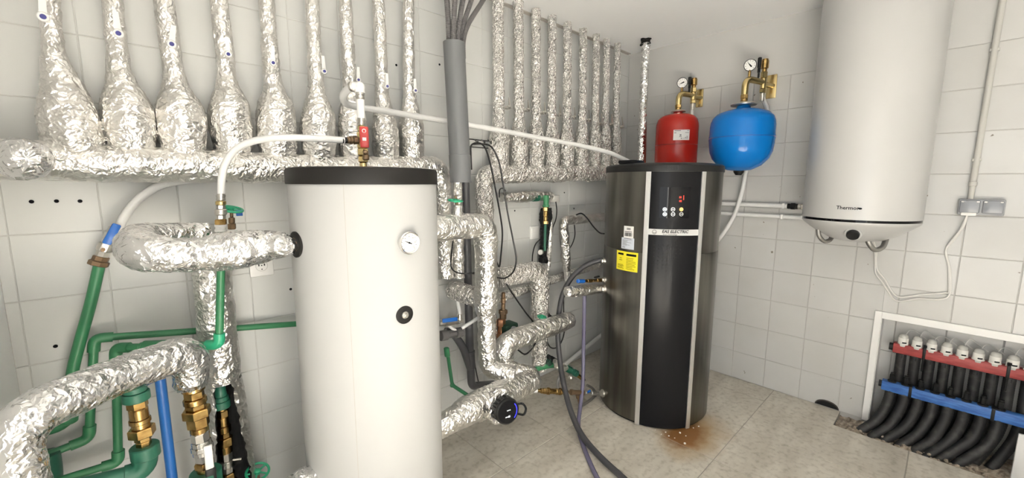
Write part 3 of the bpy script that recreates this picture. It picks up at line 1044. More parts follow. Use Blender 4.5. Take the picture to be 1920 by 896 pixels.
# ================================================================== expansion vessels
def vessel_fittings(t, c, ztop, px_el, s):
    """brass elbow, gauge, air vent and wall bracket above a vessel; c = (x, y) of its axis"""
    x, y = c
    zt = ztop
    h = s
    e = t.part('elbow', pipe([(Vector((x, y, zt + 0.012)), 0.017), (Vector((x, y, zt + 0.135 * h)), 0.019), (Vector((x + 0.11 * h, y - 0.05 * h, zt + 0.125 * h)), 0.016)], 0.05, 16, 8), 'brass_pale')
    t.part('union_nut', stack(MB(), (x, y, zt + 0.002), (x, y, zt + 0.058 * h), [(0, 0.3, 0.024, 6), (0.3, 0.5, 0.019, 20), (0.5, 0.9, 0.0215, 6)]), 'brass')
    px = Vector((x + 0.115 * h, y - 0.052 * h, zt + 0.125 * h))
    b = t.part('manifold_block', stack(MB(), px - Vector((0, 0, 0.055 * h)), px + Vector((0, 0, 0.055 * h)), [(0, 0.2, 0.019, 6), (0.2, 0.7, 0.017, 20), (0.7, 1.0, 0.020, 6)]), 'brass_pale')
    t.part('relief_valve', stack(MB(), px + Vector((0, 0, 0.05 * h)), px + Vector((0, 0, 0.12 * h)), [(0, 0.3, 0.014, 20), (0.3, 0.9, 0.021, 20), (0.9, 1, 0.018, 20)]), 'brass')
    # gauge facing the room
    g0 = Vector((x + 0.02 * h, y - 0.010 * h, zt + 0.205 * h))
    fn = Vector((CAM.x - x, CAM.y - y, 0)).normalized()
    fn = (fn + Vector((0, 0, -0.25))).normalized()
    R = 0.034
    g = t.part('pressure_gauge', MB().lathe([(0, -0.02), (R, -0.02), (R, 0.004), (R - 0.0035, 0.005), (R - 0.0035, 0.002), (0, 0.002)], g0, fn, 36), 'black_plastic')
    M = frame_at(g0 + fn * 0.0025, fn)
    t.part('dial', MB().lathe([(0, 0), (R - 0.0037, 0)], g0 + fn * 0.0024, fn, 32), 'paper', g)
    mk = MB()
    for k in range(9):
        an = math.radians(225 - 33.75 * k)
        cc, ss = math.cos(an), math.sin(an)
        w = 0.0009
        mk.add([M @ Vector((cc * q - ss * e_ * w, ss * q + cc * e_ * w, 0.0004)) for q, e_ in ((0.021, 1), (0.021, -1), (0.027, -1), (0.027, 1))], [(0, 1, 2, 3)])
    an = math.radians(205 if s < 1.01 else 130)
    cc, ss = math.cos(an), math.sin(an)
    f = lambda r, w: M @ Vector((cc * r - ss * w, ss * r + cc * w, 0.0009))
    mk.add([f(-0.013, 0.004), f(-0.013, -0.004), f(0.0, -0.0035), f(0.024, 0), f(0.0, 0.0035)], [(0, 1, 2, 3, 4)])
    t.part('needle', mk, 'ink', g, False)
    t.part('gauge_stem', MB().cyl(g0 - fn * 0.012 - Vector((0, 0, 0.085 * h)), g0 - fn * 0.012 - Vector((0, 0, 0.02)), 0.008), 'brass')
    vp = px + Vector((-0.035 * h, 0.016 * h, 0.0))
    t.part('air_vent', stack(MB(), vp + Vector((0, 0, 0.02 * h)), vp + Vector((0, 0, 0.125 * h)), [(0, 0.25, 0.006, 12), (0.25, 0.5, 0.008, 20), (0.5, 1, 0.0105, 20)]), 'black_plastic')
    t.part('wall_plate', MB().rbox((-0.012, px.y - 0.042 * h, px.z - 0.075 * h), (-0.002, px.y + 0.006, px.z + 0.05 * h), 0.002), 'brass_pale')
    t.part('plate_arm', MB().cyl((px.x, px.y, px.z - 0.01), (-0.008, px.y - 0.025, px.z - 0.01), 0.015), 'brass_pale')
    dn = px - Vector((0, 0, 0.055 * h))
    ho = t.part('hose_ferrule', stack(MB(), dn - Vector((0, 0, 0.05)), dn, [(0, 1, 0.0125, 20), (0.1, 0.3, 0.0137, 20), (0.5, 0.7, 0.0137, 20)]), 'nickel')
    return dn
def red_vessel():
    c = T(1269, 250, 3.1)
    x, y = c.x, c.y
    R = 0.138
    zt = T(1273, 206, 3.0).z
    zb = zt - 0.44
    t = Thing('expansion_vessel', (x, y, zb), 'red expansion vessel with white sticker behind the steel water heater', 'expansion tank', 'expansion vessels')
    t.part('shell', MB().lathe([(0, zb), (R * 0.6, zb + 0.006), (R * 0.9, zb + 0.035), (R, zb + 0.075), (R, zt - 0.10), (R * 0.985, zt - 0.080), (R * 0.93, zt - 0.052), (R * 0.82, zt - 0.033), (R * 0.6, zt - 0.018), (0.03, zt - 0.008), (0.03, zt), (0, zt + 0.002)], (x, y, 0), (0, 0, 1), 64), 'red_paint')
    zm = T(1269, 270, 2.97).z
    t.part('weld_seam', MB().lathe([(R - 0.001, zm - 0.002), (R + 0.0012, zm - 0.0015), (R + 0.0012, zm + 0.0015), (R - 0.001, zm + 0.002)], (x, y, 0), (0, 0, 1), 64), 'seam_red')
    t.part('top_flange', MB().lathe([(0, zt + 0.001), (0.048, zt + 0.001), (0.050, zt + 0.005), (0.046, zt + 0.010), (0, zt + 0.012)], (x, y, 0), (0, 0, 1), 32), 'nickel')
    a0 = onc(1262.5, 253, x, y, R)[0]; a1 = onc(1292.5, 253, x, y, R)[0]
    z1 = onc(1277, 243, x, y, R)[1]; z0 = onc(1277, 262.5, x, y, R)[1]
    s = t.part('sticker', MB().cylpatch(x, y, R - 0.001, R + 0.0012, a0, a1, z0, z1, 6), 'paper')
    mk = MB()
    rnd = random.Random(8)
    rows = [(0.06, 0.44, 0.88, 0.94), (0.82, 0.96, 0.89, 0.93), (0.05, 0.18, 0.68, 0.74), (0.7, 0.95, 0.70, 0.74), (0.38, 0.48, 0.42, 0.55), (0.36, 0.50, 0.30, 0.36), (0.45, 0.55, 0.12, 0.2)]
    rows += [(0.62 + 0.1 * k, 0.66 + 0.1 * k, 0.12, 0.2 + 0.1 * k) for k in range(3)]
    for u0, u1, v0, v1 in rows:
        mk.cylpatch(x, y, R, R + 0.0016, a0 + (a1 - a0) * u0, a0 + (a1 - a0) * u1, z0 + (z1 - z0) * v0, z0 + (z1 - z0) * v1, 2)
    t.part('print', mk, 'ink_grey', s, False)
    return vessel_fittings(t, (x, y), zt, 0, 0.95)
RED_DN = red_vessel()
def blue_vessel():
    c = T(1390, 255, 2.90)
    x, y = c.x, c.y
    R = 0.179
    zt = T(1393, 196, 2.85).z
    zb = T(1380, 321, 2.85).z
    H = zt - zb
    t = Thing('expansion_vessel', (x, y, zb), 'round blue expansion vessel hanging on the wall beside the white heater', 'expansion tank', 'expansion vessels')
    pr = [(0, zb), (R * 0.38, zb + 0.008), (R * 0.66, zb + 0.034), (R * 0.86, zb + 0.074), (R * 0.95, zb + 0.115), (R * 0.985, zb + 0.16), (R * 0.99, zb + H * 0.46), (R * 1.0, zb + H * 0.49), (R * 1.0, zb + H * 0.53), (R * 0.99, zb + H * 0.55), (R * 0.985, zt - 0.12), (R * 0.97, zt - 0.095), (R * 0.92, zt - 0.070), (R * 0.80, zt - 0.046), (R * 0.60, zt - 0.030), (0.04, zt - 0.016), (0.034, zt), (0, zt + 0.002)]
    t.part('shell', MB().lathe(pr, (x, y, 0), (0, 0, 1), 72), 'blue_paint', None, True, 60)
    zm = zb + H * 0.51
    t.part('weld_seam', MB().lathe([(R * 0.995, zm - 0.003), (R * 1.004, zm - 0.002), (R * 1.004, zm + 0.002), (R * 0.995, zm + 0.003)], (x, y, 0), (0, 0, 1), 72), 'seam_blue')
    t.part('top_flange', MB().lathe([(0, zt + 0.001), (0.070, zt + 0.002), (0.073, zt + 0.008), (0.066, zt + 0.015), (0, zt + 0.017)], (x, y, 0), (0, 0, 1), 36), 'nickel')
    t.part('valve_cap', MB().lathe([(0, zb - 0.022), (0.017, zb - 0.022), (0.030, zb - 0.004), (0.031, zb + 0.01), (0, zb + 0.01)], (x, y, 0), (0, 0, 1), 8), 'black_plastic')
    return vessel_fittings(t, (x, y), zt + 0.006, 0, 1.12)
BLUE_DN = blue_vessel()
# ================================================================== foil-wrapped manifold on the left
HD = 0.105            # distance of the header from the back wall
def path(pts, up=False, k=1.0):
    """[(px, py, d, width)] -> [(point, radius)]"""
    out = []
    for px, py, d, w in pts:
        p = A(px, py, d)
        out.append((p, W(p, w, up) * k))
    return out
def lever_valve(t, parent, cap, dr, length, facing, r=0.011, lean=0.0):
    """lever with a round blue-centred hub"""
    n = facing.normalized()
    hub = MB()
    hub.lathe([(0, -0.012), (r * 0.8, -0.012), (r * 0.8, -0.004), (r, -0.002), (r, 0.004), (r * 0.85, 0.006), (0, 0.006)], cap, n, 24)
    M = frame_at(cap, n)
    d = (M.inverted().to_3x3() @ dr).normalized()
    s = Vector((-d.y, d.x, 0))
    P_ = lambda a, b, c: M @ (d * a + s * b + Vector((0, 0, c)))
    vs = []
    for c in (-0.001, 0.003):
        vs += [P_(r * 0.4, r * 0.62, c), P_(r * 0.4, -r * 0.62, c), P_(length, -r * 0.5, c + 0.004), P_(length, r * 0.5, c + 0.004)]
    hub.add(vs, [(0, 1, 2, 3), (7, 6, 5, 4), (0, 4, 5, 1), (1, 5, 6, 2), (2, 6, 7, 3), (3, 7, 4, 0)])
    t.part('valve_lever', hub, 'plastic_white', parent)
    t.part('valve_cap', MB().lathe([(r * 0.52, 0.0055), (r * 0.5, 0.0075), (0, 0.008)], cap, n, 20), 'valve_cap_blue', parent)

def left_manifold():
    base = A(300, 305, HD)
    t = Thing('foil_manifold', (base.x, base.y, base.z - 0.08), 'long foil-wrapped pipe manifold with bulbous risers and blue-capped levers, left wall', 'pipe manifold')
    hp = path([(-60, 300, HD, 74), (60, 300, HD, 74), (180, 305, HD, 72), (300, 308, HD, 66), (420, 312, HD, 60), (540, 316, HD, 54), (680, 318, HD, 48), (780, 316, HD, 44)])
    hp[0] = (Vector((XL + 0.02, hp[0][0].y, hp[1][0].z)), hp[1][1])
    r1 = hp[-1][1] * 0.8
    tail = path([(822, 312, HD, 38), (832, 420, HD, 30), (834, 520, HD, 30)], True, 1.1)
    full = catmull(hp, 8)[:-1] + fillet([hp[-1]] + [(p, r) for p, r in tail], 0.07)
    t.part('header', foil(full, 0.011, 34, 0.0035, 0.10), 'foil', None, False)
    # crumpled end cap turned towards the room on the far left
    e = path([(20, 298, 0.11, 60), (42, 297, 0.17, 78), (48, 297, 0.215, 66), (50, 297, 0.235, 30)])
    t.part('end_cap', foil(catmull(e, 8), 0.010, 32, 0.005, 0.16), 'foil_bright', None, False)
    R = [
        # thin pipe points (px, py, width), bulb, cap, lever tip
        ([(86, -70, 46), (92, 0, 46), (97, 60, 46), (104, 115, 58), (118, 165, 92), (128, 215, 124), (140, 270, 128), (145, 300, 100)], (81, 32), (78, -20), 0.10),
        ([(204, -70, 44), (210, 0, 44), (217, 60, 46), (222, 120, 50), (228, 150, 62), (238, 195, 100), (243, 235, 108), (246, 275, 98), (247, 300, 70)], (222, 63), (216, 22), 0.09),
        ([(302, -70, 43), (308, 0, 44), (318, 80, 43), (326, 130, 44), (330, 158, 54), (337, 200, 92), (341, 240, 98), (344, 280, 86), (345, 305, 60)], (322, 83), (325, 48), 0.09),
        ([(404, -70, 38), (410, 0, 39), (420, 80, 39), (424, 130, 38), (427, 160, 46), (431, 195, 78), (433, 235, 84), (436, 275, 76), (437, 305, 60)], (428, 102), (425, 70), 0.085),
        ([(494, -70, 33), (499, 0, 34), (506, 90, 35), (510, 135, 35), (513, 165, 42), (517, 200, 72), (519, 240, 78), (520, 280, 72), (521, 305, 60)], (512, 118), (511, 86), 0.085),
        ([(580, -70, 29), (585, 0, 30), (589, 90, 30), (592, 150, 31), (594, 180, 40), (596, 210, 62), (597, 245, 68), (598, 285, 64), (598, 310, 50)], (608, 134), (605, 105), 0.09),
        ([(642, -70, 27), (647, 0, 27), (652, 90, 28), (656, 150, 28), (658, 190, 38), (660, 220, 54), (661, 255, 58), (662, 290, 52), (662, 312, 44)], (672, 150), (671, 126), 0.09),
        ([(705, -70, 25), (709, 0, 25), (714, 100, 26), (716, 170, 27), (719, 205, 36), (722, 235, 48), (724, 265, 52), (725, 295, 46), (726, 312, 40)], (726, 162), (725, 138), 0.085),
        ([(765, -70, 23), (766, 0, 23), (766, 100, 24), (767, 170, 25), (769, 205, 34), (771, 235, 46), (772, 265, 48), (774, 295, 42), (774, 312, 38)], (779, 170), (777, 148), 0.08),
    ]
    for pts, cap, tip, dd in R:
        ctrl = []
        for px, py, w in pts:
            p = A(px, py, dd)
            ctrl.append((p, W(p, w, True) * 1.02))
        top = ctrl[0]
        # carry the pipe straight up to the ceiling
        v = ctrl[0][0] - ctrl[2][0]
        pt = ctrl[1][0] + v * ((ZC - 0.001 - ctrl[1][0].z) / v.z)
        ctrl = [(pt, top[1])] + ctrl[1:] if ctrl[0][0].z > ZC - 0.05 else [(pt, top[1])] + ctrl
        rr = t.part('riser', foil(catmull(ctrl, 8), 0.011, 26, 0.0032, 0.10), 'foil', None, False)
        side = cap[0] - [p for p in pts if abs(p[1] - cap[1]) < 90][0][0]
        rad = W(A(cap[0], cap[1], dd), 44, True)
        out = 0.062 if side < 14 else 0.035
        c = A(cap[0], cap[1], dd + out)
        tp = A(tip[0], tip[1], dd + out)
        n = (CAM - c).normalized()
        n = Vector((n.x * 0.6, n.y, n.z * 0.3)).normalized()
        st = A(cap[0], cap[1], dd)
        t.part('valve_stem', MB().cyl(A(cap[0] * 0.7 + 0.3 * pts[2][0], cap[1], dd), c - n * 0.01, 0.006, None, 10), 'nickel', rr)
        lever_valve(t, rr, c, (tp - c).normalized(), (tp - c).length, n, 0.0125 if cap[0] < 400 else 0.0105)
left_manifold()

def right_manifold():
    base = A(1020, 325, 0.10)
    t = Thing('foil_manifold', (base.x, base.y, base.z - 0.06), 'dull foil-wrapped manifold of nine risers under the ceiling, left of steel tank', 'pipe manifold')
    hp = path([(920, 327, 0.10, 34), (1000, 326, 0.10, 32), (1080, 325, 0.10, 29), (1180, 325, 0.10, 26)])
    t.part('header', foil(catmull(hp, 6), 0.011, 24, 0.0055, 0.14), 'foil_matte', None, False)
    drop = path([(930, 326, 0.10, 32), (907, 326, 0.10, 32), (910, 420, 0.10, 30), (914, 560, 0.10, 30), (918, 690, 0.10, 30)], True, 1.1)
    t.part('down_pipe', foil(fillet(drop, 0.06), 0.011, 24, 0.005, 0.10), 'foil_matte', None, False)
    R = [(931, 936, 22, 36, 203), (968, 973, 20, 33, 208), (1000, 1005, 18, 30, 213), (1030, 1034, 17, 28, 217), (1059, 1062, 16, 27, 222), (1088, 1090, 15, 25, 227), (1113, 1114, 14, 23, 234), (1133, 1133, 13, 22, 235), (1152, 1153, 13, 21, 240)]
    for k, (xt, xb, w, wb, yl) in enumerate(R):
        ctrl = []
        dd = 0.085
        pb = A(xb, 318, dd)
        for py, ww in ((-10, w), (100, w), (205, w), (235, w * 1.15), (258, wb), (290, wb), (318, wb)):
            px = xt + (xb - xt) * (py - 40) / 280
            p = A(px, py, dd)
            ctrl.append((Vector((pb.x - (pb.x - p.x) * 0.4, p.y, p.z)), W(A(px, max(py, 60), dd), ww, True) * 1.1))
        if k == 8:
            ctrl[-2] = (ctrl[-2][0], ctrl[-2][1] * 0.9)
        top = ctrl[0][0]
        d = ctrl[0][0] - ctrl[1][0]
        q = ctrl[1][0] + d * ((ZC - 0.001 - ctrl[1][0].z) / d.z)
        ctrl = [(q, ctrl[0][1])] + [c for c in ctrl[1:] if c[0].z < ZC - 0.08]
        rr = t.part('riser', foil(catmull(ctrl, 8), 0.012, 18, 0.0036, 0.10), 'foil_matte', None, False)
        # nickel ball valve with a lever sticking out to the right
        px = xb + 0.0
        c = A(px + w * 0.55, yl, dd + 0.005)
        e = A(px + w * 0.55 + 8, yl - 2, dd + 0.015)
        vb = t.part('valve_stem', stack(MB(), A(px, yl, dd), e, [(0, 0.75, 0.0095, 12), (0.75, 1, 0.013, 6)]), 'nickel', rr)
        tip = A(px + w * 0.55 + 6, yl - 21, dd + 0.02)
        dv = tip - e
        mb = MB()
        mb.tube([e - dv * 0.12, e + dv * 0.15, e + dv * 0.6, e + dv], [0.008, 0.0085, 0.0055, 0.0035], 6)
        t.part('valve_lever', mb, 'nickel', rr)
right_manifold()

# foil pipe rising through the ceiling in the far corner
def corner_pipe():
    a, b = B(1211, 82, 0.24), B(1201, 320, 0.24)
    b = a + (b - a) * 1.35
    t = Thing('foil_riser_pipe', (b.x, b.y, b.z), 'single bright foil pipe with torn black top in the far corner', 'pipe')
    r = W(a, 17, True) * 1.05
    d = (a - b).normalized()
    top = a + d * ((ZC - a.z) / d.z - 0.002)
    t.part('sleeve', foil([(b, r), (b.lerp(a, 0.5), r * 0.95), (a, r)], 0.012, 18, 0.003, 0.08), 'foil_bright', None, False)
    t.part('torn_collar', foil([(a - d * 0.01, r * 1.05), (a + d * 0.02, r * 1.12), (top, r * 1.25)], 0.008, 12, 0.010, 0.3), 'insulation_black', None, False)
    x = RT
    t.part('tape_strip', MB().tube([b + x * r * 0.85 - fw * r * 0.6, b.lerp(a, 0.35) + x * r * 0.85 - fw * r * 0.6, b.lerp(a, 0.55) + x * r * 0.8 - fw * r * 0.6], [0.007, 0.006, 0.001], 6), 'rust')
corner_pipe()

# ================================================================== pipes at the lower left
def tank_loop():
    """foil loop from the tank flange, out to the left, back and down the split column"""
    p0 = FLG + FLGN * 0.012
    yF = FLG.y
    t = Thing('foil_pipe_loop', A(420, 896, 0.2), 'foil-wrapped pipe loop from the white tank flange down a split column', 'pipe')
    pts = [(p0, 0.024), (p0 + FLGN * 0.02, 0.036), (A(505, 460, 0.46), 0.044), (A(455, 467, 0.455), 0.056), (A(425, 472, 0.45), 0.055), (A(380, 476, 0.45), 0.048), (A(330, 478, 0.45), 0.047), (A(285, 474, 0.44), 0.050), (A(262, 466, 0.40), 0.052), (A(262, 452, 0.34), 0.046), (A(285, 446, 0.28), 0.042), (A(330, 442, 0.24), 0.040), (A(385, 438, 0.215), 0.040)]
    t.part('loop_sleeve', foil(catmull(pts, 10), 0.0095, 36, 0.0042, 0.09), 'foil_bright', None, False)
    # column
    cx, cy = A(407, 600, 0.17).x, -0.17
    zt = 1.17
    zcut = A(403, 716, 0.17).z
    rc = 0.0545
    t.part('column_sleeve', foil([(Vector((cx, cy, zt)), rc * 0.9), (Vector((cx, cy, zt - 0.08)), rc), (Vector((cx - 0.002, cy, zcut)), rc * 1.03)], 0.0105, 34, 0.0034, 0.05), 'foil', None, False)
    # the split lower half: an open shell with black lining
    def shell(r, w, material, name, jit, fold):
        n = 26
        rows = 56
        z0, z1 = 0.0, zcut + 0.004
        rnd = random.Random(21)
        vs, fs = [], []
        face = math.atan2(CAM.y - cy, CAM.x - cx) - 0.02
        for j in range(rows + 1):
            z = z1 + (z0 - z1) * j / rows
            tt = j / rows
            half = 0.42 + 0.42 * min(1, tt * 2.0) + 0.03 * math.sin(j * 0.7) * (1 if j else 0) + rnd.uniform(-.04, .04)
            rr = r * (1 + 0.25 * tt)
            for k in range(n + 1):
                a = face + half + (2 * math.pi - 2 * half) * k / n
                q = rr * (1 + 0.05 * noise.noise(Vector((k * .9, j * .5, 0)))) + rnd.uniform(-1, 1) * jit
                vs.append((cx + 0.012 * tt + q * math.cos(a), cy + q * math.sin(a), z + rnd.uniform(-1, 1) * jit * (0 if j in (0, rows) else 1)))
        for j in range(rows):
            for k in range(n):
                a = j * (n + 1) + k
                fs += [(a, a + n + 1, a + n + 2), (a, a + n + 2, a + 1)]
        return t.part(name, MB().add(vs, fs), material, None, False)
    shell(rc * 1.03, 0, 'foil', 'split_sleeve', 0.0034, 0)
    shell(rc * 0.95, 0, 'insulation_black', 'insulation_lining', 0.0, 0)
    # fittings inside the split column
    ax = lambda py: A(412 + (py - 720) * 0.095, py, 0.185)
    t.part('green_reducer', stack(MB(), ax(764), ax(712), [(0, 0.26, 0.026, 24), (0.26, 0.42, 0.022, 24), (0.42, 1.0, 0.018, 24, 0.013)]), 'green_dark')
    t.part('brass_union', stack(MB(), ax(848), ax(764), [(0, 0.16, 0.020, 20), (0.16, 0.34, 0.024, 6), (0.34, 0.46, 0.017, 6), (0.46, 0.6, 0.021, 20), (0.6, 0.8, 0.0165, 20), (0.8, 0.95, 0.019, 6), (0.95, 1, 0.016, 16)]), 'brass')
    vv = t.part('ball_valve', stack(MB(), ax(885), ax(848), [(0, 0.3, 0.018, 6), (0.3, 0.5, 0.021, 20), (0.5, 0.62, 0.023, 20), (0.62, 1, 0.018, 8)]), 'nickel')
    t.part('valve_screw', MB().cyl(A(436, 862, 0.25), A(452, 860, 0.25), 0.004, None, 10), 'nickel', vv)
    t.part('lower_brass', stack(MB(), ax(930), ax(886), [(0, 1, 0.021, 6), (0.3, 0.7, 0.024, 20)]), 'brass')
tank_loop()

def foreground_pipe():
    z = 0.84
    a = Zp(354, 657, z); b = Zp(38, 772, z)
    r = 0.0485
    t = Thing('foil_pipe', (b.x, b.y, 0), 'thick bright foil pipe crossing the lower left corner, nearest the camera', 'pipe')
    d = (b - a).normalized()
    end = b + d * 0.09
    end.x = max(end.x, XL + 0.056)
    low = Vector((end.x + 0.01, end.y - 0.005, 0.0))
    dn = a - Vector((0, 0, 0.115))
    ctrl = [(dn, r * 0.75), (a - Vector((0, 0, 0.085)), r * 0.92), (a, r * 1.05), (a.lerp(b, 0.5), r), (end, r * 1.02), (Vector((low.x, low.y, 0.4)), r * 0.98), (low, r * 0.98)]
    pa = fillet(ctrl, [0.01, 0.06, 0.01, 0.09, 0.01], 8)
    t.part('sleeve', foil(pa, 0.0095, 40, 0.0036, 0.05), 'foil_bright', None, False)
    # brass and valve hanging from the elbow
    dx = (Zp(392, 880, 0.42) - a)
    ax = lambda f: Vector((dn.x + 0.012 * f, dn.y - 0.002 * f, dn.z + 0.02 - 0.42 * f))
    br = t.part('brass_union', stack(MB(), ax(0.40), ax(0.0), [(0, 0.10, 0.024, 20), (0.10, 0.3, 0.029, 6), (0.3, 0.46, 0.037, 6), (0.46, 0.56, 0.027, 6), (0.56, 0.66, 0.030, 20), (0.66, 0.8, 0.026, 6), (0.8, 0.98, 0.0295, 24), (0.98, 1.0, 0.027, 24)]), 'brass')
    v = t.part('ball_valve', stack(MB(), ax(0.64), ax(0.40), [(0, 0.25, 0.021, 6), (0.25, 0.4, 0.026, 20), (0.4, 0.55, 0.029, 20), (0.55, 0.7, 0.026, 20), (0.7, 1, 0.025, 8)]), 'chrome')
    q = ax(0.56) - Vector((0, 0.03, 0)) + Vector((0.012, 0, 0))
    lv = MB().rbox((q.x - 0.012, q.y - 0.006, q.z - 0.05), (q.x + 0.010, q.y + 0.004, q.z + 0.03), 0.004)
    l1 = t.part('valve_lever', lv, 'plastic_white', v)
    t.part('lever_grip', MB().rbox((q.x - 0.014, q.y - 0.009, q.z - 0.16), (q.x + 0.014, q.y + 0.003, q.z - 0.045), 0.005), 'black_plastic', v)
    t.part('lower_nut', stack(MB(), ax(0.72), ax(0.64), [(0, 0.5, 0.022, 20), (0.4, 1, 0.026, 6)]), 'brass')
    t.part('green_socket', stack(MB(), Vector((ax(0.72).x, ax(0.72).y, 0.0)), ax(0.72), [(0, 0.75, 0.030, 24), (0.75, 1.0, 0.042, 24)]), 'green_dark')
foreground_pipe()

def green_and_brass_left():
    """brass union between a green cap hidden under the foil pipe and a wide green elbow"""
    d = 0.37
    p0, p1 = A(256, 748, d), A(271, 838, d)
    t = Thing('pipe_union', A(275, 896, d), 'brass union on a wide dark green elbow under the foil pipe', 'pipe fitting')
    up = (p0 - p1).normalized()
    br = t.part('brass_body', stack(MB(), p1, p0, [(0, 0.14, 0.017, 6), (0.14, 0.26, 0.019, 6), (0.24, 0.42, 0.030, 6), (0.42, 0.52, 0.0205, 20), (0.52, 0.6, 0.024, 20), (0.6, 0.82, 0.021, 24), (0.82, 0.98, 0.023, 6), (0.98, 1, 0.0195, 20)]), 'brass')
    t.part('green_cap', stack(MB(), p0 - up * 0.004, p0 + up * 0.060, [(0, 0.4, 0.030, 28), (0.4, 1, 0.026, 28)]), 'green_dark')
    q = A(274, 882, d)
    l = A(190, 905, d)
    l2 = A(60, 935, d)
    e = [(p1 + up * 0.004, 0.028), (q, 0.028), (l, 0.025), (l2, 0.025)]
    t.part('green_elbow', pipe(e, 0.045, 24, 8), 'green_dark')
    t.part('elbow_collar', stack(MB(), p1 - up * 0.030, p1 + up * 0.006, [(0, 1, 0.0325, 28)]), 'green_dark')
green_and_brass_left()

def blue_pipe_obj():
    d = 0.26
    a, b = A(298, 690, d), A(324, 905, d)
    c = a + (b - a) * (a.z / (a.z - b.z))
    single('blue_pipe', pipe([(a, 0.0135), (a.lerp(c, 0.5), 0.0135), (c, 0.0135)], 0.01, 20), 'blue_pipe', (c.x, c.y, 0), 'straight blue plastic pipe standing between two brass unions', 'pipe')
blue_pipe_obj()

def green_hose_pipe():
    """white hose, ball valve with blue lever, green pipe, on the far left"""
    d = 0.065
    t = Thing('green_pipe', A(128, 790, d), 'green pipe with blue-levered ball valve under the left manifold', 'pipe')
    g = path([(187, 494, d, 19), (170, 570, d, 20), (150, 640, d, 20), (134, 700, d, 20), (130, 792, d, 20)])
    rg = 0.0145
    el = A(130, 796, d); lf = A(70, 812, d)
    pts = [(p, rg) for p, r in g[:-1]] + [(el, rg), (Vector((XL + 0.02, lf.y, lf.z)), rg)]
    t.part('pipe_run', pipe(pts, [0.05, 0.05, 0.05, 0.04], 20), 'green_pipe')
    s = (pts[-3][0] - el).normalized()
    t.part('elbow_socket', stack(MB(), el + s * 0.006, el + s * 0.045, [(0, 1, rg * 1.35, 20)]), 'green_pipe')
    # nut, valve and lever
    a, b = A(183, 498, d), A(212, 432, d)
    ax = (b - a).normalized()
    t.part('brass_nut', stack(MB(), a, a + ax * 0.030, [(0, 0.5, 0.025, 8), (0.5, 1, 0.020, 8)]), 'bronze')
    v = t.part('ball_valve', stack(MB(), a + ax * 0.028, a + ax * 0.125, [(0, 0.2, 0.017, 8), (0.2, 0.45, 0.0205, 20), (0.45, 0.6, 0.015, 20), (0.6, 0.8, 0.0165, 6), (0.8, 1, 0.014, 20)]), 'nickel')
    h0, h1 = A(199, 458, d + 0.035), A(220, 420, d + 0.035)
    dv = h1 - h0
    n = (CAM - h0).normalized()
    side = dv.cross(n).normalized()
    M = Matrix(((side.x, dv.normalized().x, n.x, h0.x), (side.y, dv.normalized().y, n.y, h0.y), (side.z, dv.normalized().z, n.z, h0.z), (0, 0, 0, 1)))
    L = dv.length
    t.part('lever_neck', MB().rbox((-0.009, -0.024, -0.004), (0.009, 0.008, 0.001), 0.002, M), 'nickel', v)
    t.part('lever_bolt', MB().lathe([(0.006, 0.0), (0.006, 0.007), (0, 0.008)], M @ Vector((0, -0.018, 0)), n, 6), 'bronze', v)
    t.part('blue_grip', MB().rbox((-0.011, 0.0, -0.004), (0.011, L, 0.006), 0.005, M), 'blue_lever', v)
    hs = path([(221, 434, d, 17), (232, 408, d, 17), (258, 375, d, 17), (295, 350, d, 17), (340, 339, 0.05, 17), (400, 335, 0.03, 15)])
    c = [(p, 0.0125) for p, r in hs]
    single('white_hose', bez_tube(c, 8, 14), 'hose_white', c[0][0], 'white hose arching from the blue-levered valve behind the left manifold', 'hose')
green_hose_pipe()

